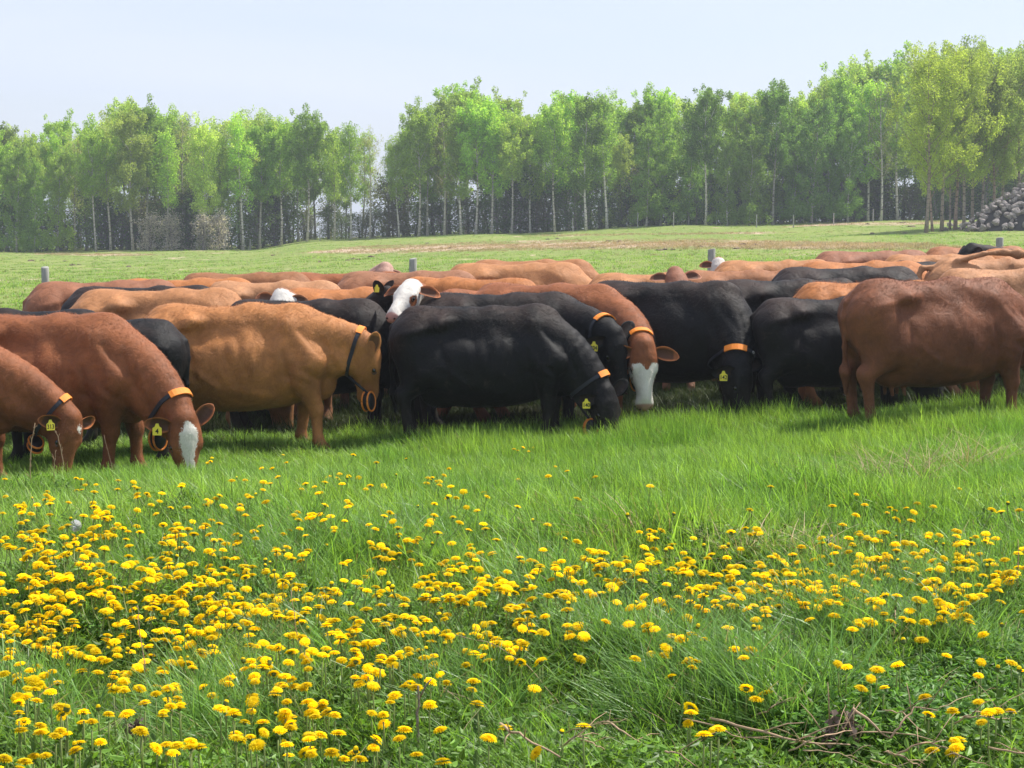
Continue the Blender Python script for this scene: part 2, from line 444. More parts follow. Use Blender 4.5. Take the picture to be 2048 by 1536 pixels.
# ================================================================= COWS
def surface_nets(Fd, org, h):
    S = Fd < 0
    nx, ny, nz = Fd.shape
    c = [S[i:nx - 1 + i, j:ny - 1 + j, k:nz - 1 + k] for i in (0, 1) for j in (0, 1) for k in (0, 1)]
    allc = np.logical_and.reduce(c); anyc = np.logical_or.reduce(c)
    act = anyc & ~allc
    ids = np.full(act.shape, -1, np.int64)
    I, J, K = np.nonzero(act)
    ids[I, J, K] = np.arange(len(I))
    acc = np.zeros((len(I), 3)); cnt = np.zeros(len(I))
    for ax in range(3):
        o = [0, 0, 0]
        for a in (0, 1):
            for b in (0, 1):
                p = [0, 0, 0]; oth = [q for q in range(3) if q != ax]
                p[oth[0]] = a; p[oth[1]] = b
                q = list(p); q[ax] = 1
                f0 = Fd[I + p[0], J + p[1], K + p[2]]; f1 = Fd[I + q[0], J + q[1], K + q[2]]
                cr = (f0 < 0) != (f1 < 0)
                t = np.where(cr, f0 / np.where(f0 - f1 == 0, 1, f0 - f1), 0)
                pt = np.zeros((len(I), 3)); pt[:, oth[0]] = a; pt[:, oth[1]] = b; pt[:, ax] = t
                acc += pt * cr[:, None]; cnt += cr
    V = (np.stack([I, J, K], 1) + acc / np.maximum(cnt, 1)[:, None]) * h + org
    quads = []
    for ax in range(3):
        sl0 = [slice(None)] * 3; sl1 = [slice(None)] * 3
        sl0[ax] = slice(0, -1); sl1[ax] = slice(1, None)
        ch = S[tuple(sl0)] != S[tuple(sl1)]
        A = np.argwhere(ch)
        b, c_ = (ax + 1) % 3, (ax + 2) % 3
        ok = (A[:, b] > 0) & (A[:, c_] > 0) & (A[:, b] < Fd.shape[b] - 1) & (A[:, c_] < Fd.shape[c_] - 1)
        A = A[ok]
        def g(db, dc):
            B = A.copy(); B[:, b] += db; B[:, c_] += dc
            return ids[B[:, 0], B[:, 1], B[:, 2]]
        q = np.stack([g(-1, -1), g(0, -1), g(0, 0), g(-1, 0)], 1)
        flip = ~S[A[:, 0], A[:, 1], A[:, 2]]
        q[flip] = q[flip][:, ::-1]
        quads.append(q)
    Q = np.concatenate(quads)
    Q = Q[(Q >= 0).all(1)]
    return V, Q

class Field:
    def __init__(s, lo, hi, h):
        s.h = h; s.lo = np.array(lo, float); n = np.ceil((np.array(hi) - s.lo) / h).astype(int) + 1
        s.rs = 1.0; s.n = n; s.F = np.full(n, 0.5, np.float32)
        s.ax = [(s.lo[i] + h * np.arange(n[i])).astype(np.float32) for i in range(3)]
    def _sl(s, lo, hi, pad):
        r = []
        for i in range(3):
            a = int(np.clip((lo[i] - pad - s.lo[i]) / s.h, 0, s.n[i])); b = int(np.clip((hi[i] + pad - s.lo[i]) / s.h + 2, 0, s.n[i]))
            r.append(slice(a, b))
        return tuple(r)
    def _pts(s, sl):
        return s.ax[0][sl[0]][:, None, None], s.ax[1][sl[1]][None, :, None], s.ax[2][sl[2]][None, None, :]
    def comb(s, sl, d, k):
        f = s.F[sl]
        hh = np.clip(0.5 + 0.5 * (f - d) / k, 0, 1)
        s.F[sl] = f * (1 - hh) + d * hh - k * hh * (1 - hh)
    def cone(s, a, b, ra, rb, k=.05):
        ra *= s.rs; rb *= s.rs
        a = np.array(a, np.float32); b = np.array(b, np.float32); m = max(ra, rb)
        sl = s._sl(np.minimum(a, b) - m, np.maximum(a, b) + m, k + .03)
        X, Y, Z = s._pts(sl); v = b - a; L2 = float(v @ v) + 1e-9
        px, py, pz = X - a[0], Y - a[1], Z - a[2]
        t = np.clip((px * v[0] + py * v[1] + pz * v[2]) / L2, 0, 1)
        d = np.sqrt((px - t * v[0]) ** 2 + (py - t * v[1]) ** 2 + (pz - t * v[2]) ** 2) - (ra + (rb - ra) * t)
        s.comb(sl, d, k)
    def ell(s, c, r, k=.06, axes=None, sub=False):
        c = np.array(c, np.float32); r = np.array(r, np.float32) * s.rs; m = r.max()
        bb = r if axes is None else np.array([m, m, m])
        sl = s._sl(c - bb, c + bb, k + .03)
        X, Y, Z = s._pts(sl); p = [X - c[0], Y - c[1], Z - c[2]]
        if axes is not None:
            p = [p[0] * a[0] + p[1] * a[1] + p[2] * a[2] for a in axes]
        k0 = np.sqrt((p[0] / r[0]) ** 2 + (p[1] / r[1]) ** 2 + (p[2] / r[2]) ** 2)
        k1 = np.sqrt((p[0] / r[0] ** 2) ** 2 + (p[1] / r[1] ** 2) ** 2 + (p[2] / r[2] ** 2) ** 2) + 1e-6
        d = k0 * (k0 - 1) / k1
        if sub:
            f = s.F[sl]; hh = np.clip(0.5 - 0.5 * (f + d) / k, 0, 1)
            s.F[sl] = f * (1 - hh) - d * hh + k * hh * (1 - hh)
        else: s.comb(sl, d, k)
    def at(s, p):
        q = (np.asarray(p) - s.lo) / s.h
        i = np.clip(q.astype(int), 0, s.n - 2); t = q - i
        r = 0
        for dx in (0, 1):
            for dy in (0, 1):
                for dz in (0, 1):
                    w = (t[0] if dx else 1 - t[0]) * (t[1] if dy else 1 - t[1]) * (t[2] if dz else 1 - t[2])
                    r += w * s.F[i[0] + dx, i[1] + dy, i[2] + dz]
        return r

def unit(v): v = np.asarray(v, float); return v / (np.linalg.norm(v) + 1e-12)

POSES = {   # poll position in cow space, face direction, forehead normal
    'graze': ((1.20, 0, 0.50), (0.10, 0, -1), (1, 0, .1)),
    'graze_low': ((1.08, 0.1, 0.42), (0.3, 0.05, -1), (1, 0, .25)),
    'up': ((1.10, 0, 1.42), (0.85, 0, -.5), (.5, 0, .85)),
}

def build_cow(spec):
    """spec: dict(px, d, back (photo row of the back line), yaw deg, col, pose / head (poll,D,N in world directions), res ...)"""
    r = random.Random(spec['seed'])
    px, d = spec['px'], spec['d']
    x0 = (px - 1024) / F * d
    z0 = float(terr(x0, d))
    hb = CAMZ - z0 - (spec['back'] - 425) * d / F
    sc = hb / 1.385
    sc_c = min(max(sc, spec.get('smin', 0.88)), spec.get('smax', 1.13))
    yaw = R(spec.get('yaw', 0))
    cy, sy = math.cos(yaw), math.sin(yaw)
    def w2l_dir(v): v = np.asarray(v, float); return np.array([cy * v[0] + sy * v[1], -sy * v[0] + cy * v[1], v[2]])
    def w2l(p): return w2l_dir(np.asarray(p) - np.array([x0, d, z0])) / sc_c
    if 'head' in spec:      # photo pixel, depth, world directions
        hp, hd, D, Nn = spec['head']
        poll = w2l(P(hp[0], hp[1], hd)); D = unit(w2l_dir(D)); Nn = w2l_dir(Nn)
    else:
        poll, D, Nn = [np.array(v, float) for v in POSES[spec.get('pose', 'graze')]]
        poll = poll + np.array([r.uniform(-.05, .05), r.uniform(-.2, .2), r.uniform(-.04, .04)]); D = unit(D)
    Nn = unit(Nn - D * (Nn @ D)); W = np.cross(D, Nn)
    hs = spec.get('hs', 1.10)
    H = lambda a, b, c=0: poll + hs * (a * D + b * Nn + c * W)
    h = spec.get('res', 0.025)
    lo = np.minimum([-1.2, -.50, -.02], np.minimum(poll, H(.5, 0)) - .22); hi = np.maximum([1.0, .50, 1.52], np.maximum(poll, H(.5, 0)) + .2)
    f = Field(lo, hi, h)
    fat = spec.get('fat', r.uniform(.96, 1.05)); bony = spec.get('bony', r.uniform(.3, 1.0))
    # trunk
    f.ell((-.04, 0, .88), (.80, .35 * fat, .40), .1)
    f.ell((-.14, 0, .735), (.62, .345 * fat, .345 * fat), .1)
    f.ell((.16, 0, .72), (.42, .30 * fat, .30 * fat), .1)
    f.ell((.42, 0, .88), (.38, .27, .42), .12)
    f.ell((-.60, 0, 1.00), (.35, .27, .34), .12)
    f.cone((-.72, 0, 1.25), (.1, 0, 1.245), .085, .10, .12)
    f.cone((.1, 0, 1.245), (.50, 0, 1.25), .10, .09, .12)
    for s in (-1, 1): f.cone((-.62, s * .10, 1.215), (.36, s * .09, 1.21), .085, .085, .09)
    f.ell((.50, 0, 1.25), (.20, .075, .115), .09)
    f.ell((.72, 0, .68), (.15, .12, .20), .12)
    for s in (-1, 1):
        f.ell((-.45, s * .185, 1.205), (.13, .085, .06), .13 - .04 * bony)      # hip bone
        f.ell((-.83, s * .115, 1.13), (.07, .06, .06), .09)                       # pin bone
        f.cone((-.68, s * .14, 1.06), (-.58, s * .20, .76), .21, .16, .08)        # thigh
        f.cone((-.78, s * .12, 1.02), (-.76, s * .18, .66), .14, .08, .09)
        f.cone((-.52, s * .215, .80), (-.44, s * .23, .70), .13, .10, .07)        # stifle
        hk = np.array((-.80 + spec.get('hl', 0) * s * .12, s * .19, .50)); ft = hk + np.array([.05, 0, -.37])
        f.cone((-.54, s * .21, .74), hk, .135, .075, .06)
        f.cone(hk + [-.02, 0, .03], hk + [0.01, 0, -.08], .068, .055, .04)
        f.cone(hk, ft, .056, .046, .03); f.cone(ft, ft + [.05, 0, -.08], .053, .054, .03); f.cone(ft + [.05, 0, -.08], ft + [.08, 0, -.105], .058, .06, .02)
        # foreleg
        off = spec.get('fl', 0) * s * .12
        el = np.array((.58, s * .19, .72)); kn = np.array((.62 + off * .7, s * .17, .42)); ff = np.array((.61 + off, s * .17, .14))
        f.cone((.46, s * .15, 1.16), (.66, s * .19, .86), .085, .12, .09)         # shoulder blade
        f.cone((.66, s * .19, .86), el, .14, .135, .08)
        f.cone(el, kn, .130, .068, .06); f.ell(kn, (.062, .062, .08), .03)
        f.cone(kn, ff, .056, .046, .03); f.cone(ff, ff + [.04, 0, -.08], .054, .054, .03); f.cone(ff + [.04, 0, -.08], ff + [.07, 0, -.105], .058, .06, .02)
    f.ell((-.48, 0, .50), (.17, .16, .13), .08)                                    # udder
    if spec.get('udder'):
        for a, b in ((-.38, .07), (-.38, -.07), (-.5, .07), (-.5, -.07)): f.cone((a, b, .42), (a + .01, b * 1.15, .31), .022, .018, .02)
    # tail
    tl = spec.get('tail') or [(-.84, 0, 1.24), (-.925, 0, 1.15), (-.945, 0, 1.0), (-.93, 0, .75), (-.915, .01, .52)]
    tr = max(spec.get('tailr', .024), h * .8)
    for a, b in zip(tl[:-1], tl[1:]): f.cone(a, b, tr, tr, .03)
    e = np.array(tl[-1]); e2 = e + unit(e - np.array(tl[-2])) * .2
    f.cone(np.array(tl[-2]) * .3 + e * .7, e, tr, spec.get('brush', .045), .03); f.cone(e, e2, spec.get('brush', .045), .015, .03)
    # neck: upper crest and lower throat lines
    E = H(-.02, -.10); A = np.array([.46, 0, 1.11]); A2 = np.array([.64, 0, .92]); E2 = H(.10, -.17)
    dist = np.linalg.norm(E - A)
    dirn = unit(E - A)
    C = A + np.array([.32, 0, .03]) * min(1, dist) + dirn * .12
    C2 = A2 * .5 + E2 * .5 + np.array([.05, 0, -.02])
    bez = lambda p0, p1, p2, t: (1 - t) ** 2 * p0 + 2 * t * (1 - t) * p1 + t * t * p2
    n = 7
    for i in range(n):
        t0, t1 = i / n, (i + 1) / n
        ra = .205 + (.115 - .205) * t0 ** .8; rb = .205 + (.115 - .205) * t1 ** .8
        f.cone(bez(A, C, E, t0), bez(A, C, E, t1), ra, rb, .07)
        ra = .20 + (.085 - .20) * t0; rb = .20 + (.085 - .20) * t1
        f.cone(bez(A2, C2, E2, t0), bez(A2, C2, E2, t1), ra, rb, .08)
    # head
    ax3 = (D, Nn, W); f.rs = hs
    f.ell(H(.07, -.07), (.12, .10, .112), .05, ax3)
    f.ell(H(.14, -.055), (.13, .06, .108), .05, ax3)
    f.cone(H(.10, -.08), H(.40, -.088), .098, .060, .04)
    f.cone(H(.18, -.040), H(.42, -.058), .050, .036, .04)
    f.cone(H(.15, -.165), H(.40, -.148), .072, .040, .05)
    for s in (-1, 1):
        f.ell(H(.17, -.13, s * .045), (.12, .09, .060), .05, ax3)
        f.ell(H(.165, -.045, s * .088), (.045, .03, .03), .03, ax3)
    f.ell(H(.455, -.105), (.068, .062, .080), .035, ax3)
    f.ell(H(.42, -.165), (.055, .035, .050), .03, ax3)
    f.ell(H(-.02, -.03), (.06, .05, .07), .04, ax3)
    for s in (-1, 1):
        if h < .02:
            f.ell(H(.51, -.085, s * .045), (.022, .016, .016), .012, ax3, sub=True)
            f.ell(H(.185, -.062, s * .118), (.026, .018, .016), .015, ax3, sub=True)
    V, Q = surface_nets(f.F, f.lo, h)
    # soft folds of skin
    nrm = np.zeros_like(V)
    e1 = V[Q[:, 1]] - V[Q[:, 0]]; e2_ = V[Q[:, 3]] - V[Q[:, 0]]; fn = np.cross(e1, e2_)
    for q in range(4): np.add.at(nrm, Q[:, q], fn)
    nrm /= np.linalg.norm(nrm, axis=1)[:, None] + 1e-9
    ph = [r.uniform(0, 6) for _ in range(8)]
    X, Y, Z = V[:, 0], V[:, 1], V[:, 2]
    trunk = np.clip((0.75 - np.abs(X)) / .3, 0, 1) * np.clip((Z - .5) / .2, 0, 1)
    disp = .007 * np.sin(9 * X + 4 * Z + ph[0]) * np.sin(7 * Z + 3 * Y + ph[1]) + .004 * np.sin(23 * X + 9 * Z + ph[2]) * np.sin(15 * Z - 6 * X + ph[3])
    ribs = .0045 * bony * np.sin(44 * X + 10 * Z) * np.clip(1 - ((X - .02) / .28) ** 2, 0, 1) * np.clip(1 - ((Z - .93) / .25) ** 2, 0, 1)
    neckf = np.clip((X - .72) / .1, 0, 1) * np.clip(1.2 - np.abs(X - .95) * 3, 0, 1) *   .0022 * np.sin(60 * (X * .8 - Z * .6) + ph[4] + 3 * np.sin(4 * Z))
    # anatomy: hollows, ridges and skin folds along lines of the side view (x, z)
    tz = np.clip((.70 - np.abs(X + .05)) / .2, 0, 1)
    V[:, 1] = Y * (1 - .055 * tz * np.exp(-((Z - 1.10) / .10) ** 2) * bony)
    side = np.clip((np.abs(Y) - .10) / .10, 0, 1)
    relief = np.zeros(len(V))
    for (xa, za), (xb, zb), amp, w_ in [((-.36, 1.08), (-.10, 1.12), -.020, .09), ((-.47, 1.17), (-.43, 1.20), .020, .05), ((-.62, 1.10), (-.55, 1.12), -.010, .06), ((.26, 1.10), (.33, .70), -.015, .07), ((.40, .95), (.47, .56), -.012, .028),
            ((-.40, .80), (-.18, .64), .016, .035), ((-.44, .98), (-.37, .74), -.013, .035), ((.44, 1.20), (.64, .90), .0075, .055), ((.55, 1.12), (.74, .92), -.010, .03),
            ((-.44, 1.19), (-.80, 1.11), .010, .03), ((-.42, 1.22), (.14, 1.21), .005, .035), ((-.66, 1.02), (-.60, .80), -.008, .05), ((.60, .80), (.72, .70), -.012, .03), ((.05, 1.0), (.02, .72), .006, .035), ((.16, 1.0), (.14, .70), .006, .03), ((.40, .74), (.62, .66), -.010, .03), ((.48, .86), (.66, .80), .010, .06),
            ((-.05, .60), (.30, .52), .010, .05), ((.74, 1.05), (.86, .78), -.009, .022), ((.84, 1.0), (.95, .72), .007, .022)]:
        jx, jz = r.uniform(-.02, .02), r.uniform(-.02, .02)
        vx, vz = xb - xa, zb - za; L2 = vx * vx + vz * vz
        t_ = np.clip(((X - xa - jx) * vx + (Z - za - jz) * vz) / L2, 0, 1)
        dd = (X - xa - jx - t_ * vx) ** 2 + (Z - za - jz - t_ * vz) ** 2
        relief += amp * (.55 + .6 * bony) * np.exp(-dd / w_ ** 2)
    V = V + nrm * (disp * (.3 + .7 * trunk) + ribs + neckf + relief * side)[:, None]
    # attributes
    q = (V - poll) / hs; a_, b_, c_ = q @ D, q @ Nn, q @ W
    mk = spec.get('mark')
    inh = (np.abs(c_) < .16) & (a_ > -.12) & (b_ > -.26) & (b_ < .08) & (a_ < .6)
    if mk == 'blaze':
        wv = np.minimum(.052 + .017 * np.cos((a_ - .12) * 17) - .35 * np.maximum(.09 - a_, 0) - np.abs(c_ + .004 + .008 * np.sin(a_ * 21)), np.minimum(b_ + .12 + .5 * np.maximum(a_ - .4, 0), a_ - .005))
    elif mk == 'face':
        wv = np.minimum(np.minimum(a_ - .135 - 1.2 * np.maximum(.05 - np.abs(c_), 0), .14 + b_ + .3 * a_), .093 - np.abs(c_) + np.where(a_ < .24, .02, 0))
    elif mk == 'all':
        wv = np.minimum(a_ + .055, .30 + b_)
        for s in (-1, 1):
            wv = np.minimum(wv, np.sqrt((a_ - .20) ** 2 + (c_ - s * .115) ** 2 * 1.3 + (b_ + .085) ** 2) - .062)
        wv = np.minimum(wv, np.sqrt((a_ - .41) ** 2 + (c_ - .075 * spec.get('lip', 1)) ** 2 + (b_ + .14) ** 2) - .028)
    elif mk == 'spot':
        wv = .032 - np.sqrt((a_ - .07) ** 2 * .6 + (c_ - spec.get('spot', .04)) ** 2 + (b_ + .01) ** 2 * .3)
    else: wv = np.full(len(V), -.1)
    wv = np.where(inh, np.clip(wv, -.1, .1), -.1)
    nose = np.where(inh, np.clip(np.minimum(a_ - .468, b_ + .135), -.1, .1), -.1)
    if mk is None and sum(spec['col'][:3]) < .1: nose[:] = -.1
    earin = np.zeros(len(V))
    hoof = Z < .065
    # ears, part of the same mesh
    Vs, Fs, We, Ei, No = [V], [Q], [wv], [earin], [nose]
    nv = len(V)
    for s in (-1, 1):
        root = H(.035, -.065, s * .085)
        droop = spec.get('ear', (-.30, -.22))
        ed = unit(s * W + D * (droop[0]) + Nn * droop[1])
        ew = (spec.get('earw') or {}).get(s)
        if ew: ed = unit(w2l_dir(ew[0]))
        fc = unit(w2l_dir(ew[1])) if ew else unit(Nn + D * .25 + s * W * .15)
        fn_ = unit(fc - ed * (fc @ ed))
        sd = np.cross(ed, fn_)
        nl, nr = 12, 14
        pts = []; ein = []
        for i in range(nl + 1):
            u = i / nl
            w = .066 * (math.sin(math.pi * min(1, u * .80 + .12)) ** .8) * (1 if u < .97 else .45)
            cup = .045 * math.sin(math.pi * min(1, u * .85 + .15))
            cen = root + ed * (.235 * u) + fn_ * (.012 * math.sin(3 * u)) - np.array([0, 0, .03]) * u * u
            for j in range(nr):
                th = 2 * math.pi * j / nr
                cx, sx = math.cos(th), math.sin(th)
                th_ = .007 * (1 - .5 * u) + (.02 * (1 - u / .2) if u < .2 else 0)
                p_ = cen + sd * (w * cx) + fn_ * (cup * (cx * cx - .55) + th_ * sx * 1.0)
                pts.append(p_)
                ein.append(.75 if (sx > .2 and abs(cx) < .72 and .12 < u < .80) else (-.8 if (abs(cx) > .85 or u > .93) and u > .15 else 0))
        pts.append(root + ed * .238 - np.array([0, 0, .03])); ein.append(0)
        q4 = [[nv + i * nr + j, nv + i * nr + (j + 1) % nr, nv + (i + 1) * nr + (j + 1) % nr, nv + (i + 1) * nr + j] for i in range(nl) for j in range(nr)]
        ti = nv + (nl + 1) * nr
        q4 += [[nv + nl * nr + j, nv + nl * nr + (j + 1) % nr, ti, ti] for j in range(nr)]
        Vs.append(np.array(pts)); Fs.append(np.array(q4)); k = len(pts)
        We.append(np.full(k, -.1)); Ei.append(np.array(ein) * (1 if sum(spec['col'][:3]) > .1 else .5)); No.append(np.full(k, -.1)); nv += k
        spec.setdefault('_ears', []).append((root, ed, fn_, sd))
    # short hair standing off the coat
    nh = spec.get('hair', 8000)
    if nh:
        P_ = Vs[0]; area = np.linalg.norm(fn, axis=1); pr = area / area.sum()
        hr = np.random.default_rng(spec['seed'])
        fi = hr.choice(len(Q), nh, p=pr)
        ww = hr.dirichlet((1, 1, 1, 1), nh)
        base = sum(P_[Q[fi, q]] * ww[:, q:q + 1] for q in range(4))
        nn = nrm[Q[fi, 0]]
        flow = np.array([-.5, 0, -.8]) + hr.normal(0, .35, (nh, 3))
        flow -= nn * (flow * nn).sum(1)[:, None]; flow /= np.linalg.norm(flow, axis=1)[:, None] + 1e-9
        top = np.clip((base[:, 2] - 1.15) / .15, 0, 1) * (base[:, 0] < 1)
        ln = hr.uniform(.010, .022, nh) * (1 + spec.get('shag', 0.6) * top)
        tip = base + flow * (ln * .8)[:, None] + nn * (ln * hr.uniform(.3, .7, nh))[:, None]
        side = np.cross(flow, nn); side /= np.linalg.norm(side, axis=1)[:, None] + 1e-9
        wd = .0018
        hv = np.concatenate([base - side * wd - nn * .002, base + side * wd - nn * .002, tip])
        hf = np.stack([np.arange(nh), np.arange(nh) + nh, np.arange(nh) + 2 * nh, np.arange(nh) + 2 * nh], 1) + nv
        Vs.append(hv); Fs.append(hf)
        for L_, src in ((We, wv), (Ei, earin), (No, nose)):
            L_.append(np.tile(src[Q[fi, 0]], 3))
        nv += len(hv)
    V = np.concatenate(Vs); Qa = np.concatenate(Fs)
    tri = Qa[:, 2] == Qa[:, 3]
    quadsA = Qa[~tri]; trisA = Qa[tri][:, :3]
    me = bpy.data.meshes.new('cow_body')
    me.vertices.add(len(V)); me.vertices.foreach_set('co', V.astype(np.float32).ravel())
    nl_ = len(quadsA) * 4 + len(trisA) * 3
    me.loops.add(nl_); me.loops.foreach_set('vertex_index', np.concatenate([quadsA.ravel(), trisA.ravel()]).astype(np.int32))
    npol = len(quadsA) + len(trisA); me.polygons.add(npol)
    ls = np.concatenate([np.arange(len(quadsA)) * 4, len(quadsA) * 4 + np.arange(len(trisA)) * 3]).astype(np.int32)
    lt = np.concatenate([np.full(len(quadsA), 4), np.full(len(trisA), 3)]).astype(np.int32)
    me.polygons.foreach_set('loop_start', ls); me.polygons.foreach_set('loop_total', lt)
    me.polygons.foreach_set('use_smooth', np.ones(npol, bool))
    me.update(calc_edges=True)
    for an, data in (('white', We), ('earin', Ei), ('nose', No)):
        at_ = me.attributes.new(an, 'FLOAT', 'POINT'); at_.data.foreach_set('value', np.concatenate(data).astype(np.float32))
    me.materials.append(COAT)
    root = link('cow', None, None, (x0, d, z0), spec['label'], 'cow', spec.get('group', 'cattle of the grazing herd'))
    root.rotation_euler = (0, 0, yaw); root.scale = (sc_c,) * 3
    body = link('body', me, root); body.color = (*spec['col'], 1)
    if spec.get('res', .03) < .02 or mk or spec.get('eyes'):
        for s in (-1, 1):
            g = Geo()
            c = H(.180, -.062, s * .099)
            ring = []
            for i in range(7):
                phi = math.pi * i / 6
                for j in range(10):
                    th = 2 * math.pi * j / 10
                    ring.append(c + .026 * (math.cos(phi) * W * s + math.sin(phi) * (math.cos(th) * D + .8 * math.sin(th) * Nn)))
            g.add(ring, [(i * 10 + j, i * 10 + (j + 1) % 10, (i + 1) * 10 + (j + 1) % 10, (i + 1) * 10 + j) for i in range(6) for j in range(10)])
            eb = link('eye', g.mesh('eye', [M_EYE]), root)
            g = Geo(); g.tube([c + W * s * .004 + .030 * (1.25 * math.cos(q) * D + .85 * math.sin(q) * Nn) for q in np.linspace(0, 2 * math.pi, 13)], .0075, 5, cap=False)
            link('eyelid', g.mesh('eyelid', [M_LIDB if sum(spec['col'][:3]) < .1 else M_LID]), eb)
        for s in (-1, 1):
            g = Geo(); c = H(.512, -.083, s * .042); ring = []
            for i in range(5):
                phi = math.pi * i / 4
                for j in range(8):
                    th = 2 * math.pi * j / 8
                    ring.append(c + .019 * (.5 * math.cos(phi) * D + math.sin(phi) * (1.0 * math.cos(th) * (W * .6 + Nn * .5 * s) + .75 * math.sin(th) * (Nn * .6 - W * .4 * s))))
            g.add(ring, [(i * 8 + j, i * 8 + (j + 1) % 8, (i + 1) * 8 + (j + 1) % 8, (i + 1) * 8 + j) for i in range(4) for j in range(8)])
            link('nostril', g.mesh('nostril', [M_NOSTRIL]), root)
    if spec.get('collar'): add_collar(spec, f, root, poll, D, Nn, W, H, A, C, E, bez, cy, sy, sc_c)
    if spec.get('tag') is not None: add_tag(spec, root, cy, sy)
    if abs(sc - sc_c) > 1e-6: print('cow', px, d, 'wanted scale', round(sc, 3))
    return root

def add_collar(spec, f, root, poll, D, Nn, W, H, A, C, E, bez, cy, sy, sc):
    t = spec.get('ct', .86)
    cen = bez(A, C, E, t); T = unit(bez(A, C, E, min(1, t + .05)) - bez(A, C, E, t - .05))
    cen = cen + (H(.1, -.17) - H(-.02, -.10)) * .35
    upv = unit(np.cross(np.cross(T, Nn if abs(T[2]) > .9 else np.array([0, 0, 1.])), T))
    if upv @ Nn < 0 and abs(T[2]) > .9: upv = -upv
    sdv = np.cross(T, upv)
    n = 40; pts = []; dirs = []
    for i in range(n):
        th = 2 * math.pi * i / n
        dv = math.cos(th) * upv + math.sin(th) * sdv
        rr = .03
        while rr < .30 and f.at(cen + dv * rr) < 0: rr += .006
        pts.append(rr); dirs.append(dv)
    pts = np.array(pts)
    for _ in range(3): pts = np.maximum(pts, (np.roll(pts, 1) + pts + np.roll(pts, -1)) / 3)
    def band(i0, i1, w, off, name, mat, parent):
        g = Geo(); V = []; k = 0
        for i in range(i0, i1 + 1):
            j = i % n
            for (e, o_) in ((-w, off), (w, off), (w, off - .012), (-w, off - .012)):
                V.append(cen + dirs[j] * (pts[j] + o_) + T * e)
            k += 1
        Fc = [(a * 4 + q, a * 4 + (q + 1) % 4, (a + 1) * 4 + (q + 1) % 4, (a + 1) * 4 + q) for a in range(k - 1) for q in range(4)]
        Fc += [(0, 1, 2, 3), tuple((k - 1) * 4 + q for q in (3, 2, 1, 0))]
        g.add(V, Fc)
        return link(name, g.mesh(name, [mat], False), parent)
    col = band(0, n, .017, .008, 'collar', M_STRAP, root)
    band(-4, 4, .030, .014, 'orange_band', M_ORANGE, col)
    # buckle
    g = Geo(); j = 33 if spec.get('collar') != 2 else 8
    c = cen + dirs[j] * (pts[j] + .014)
    ringp = [c + .013 * (math.cos(q) * T + math.sin(q) * np.cross(T, dirs[j])) for q in np.linspace(0, 2 * math.pi, 9)]
    g.tube(ringp, .004, 5); link('buckle', g.mesh('buckle', [M_METAL]), col)
    # hanging unit: black drum with an orange rim
    low = min(range(n), key=lambda i: (cen + dirs[i] * pts[i])[2] + 0.0 * i) if spec.get('unitlow', True) else 20
    cu = cen + dirs[low] * (pts[low] + .015) + np.array([0, 0, -.085])
    if 'unit' in spec: cu = np.array(spec['unit'])
    axd = unit(spec.get('unitaxis', (.7, -.7, .1))); axl = np.array([cy * axd[0] + sy * axd[1], -sy * axd[0] + cy * axd[1], axd[2]])
    e1 = unit(np.cross(axl, (0, 0, 1))); e2 = np.cross(e1, axl)
    def ringv(r1, o): return [cu + axl * o + r1 * (.72 * math.cos(q) * e1 + math.sin(q) * e2) for q in np.linspace(0, 2 * math.pi, 25)[:-1]]
    k = 24
    def loft(rs):
        g = Geo(); V = []
        for r1, o in rs: V += ringv(r1, o)
        m = len(rs)
        g.add(V, [(a * k + q, a * k + (q + 1) % k, (a + 1) * k + (q + 1) % k, (a + 1) * k + q) for a in range(m - 1) for q in range(k)] + [tuple(range(k))[::-1], tuple((m - 1) * k + q for q in range(k))])
        return g
    g = loft([(.075, -.035), (.083, -.028), (.083, .028), (.075, .035)])
    u = link('collar_unit', g.mesh('collar_unit', [M_BLACKP]), col)
    for o in (.030, -.030):
        g = Geo(); g.tube(ringv(.088, o) + [ringv(.088, o)[0]], .0095, 6); link('orange_rim', g.mesh('orange_rim', [M_ORIM]), u)
    g = Geo(); g.tube([cen + dirs[low] * pts[low] + e1 * .0, cu + np.array([0, 0, .07])], .012, 6); link('hanger', g.mesh('hanger', [M_STRAP]), col)

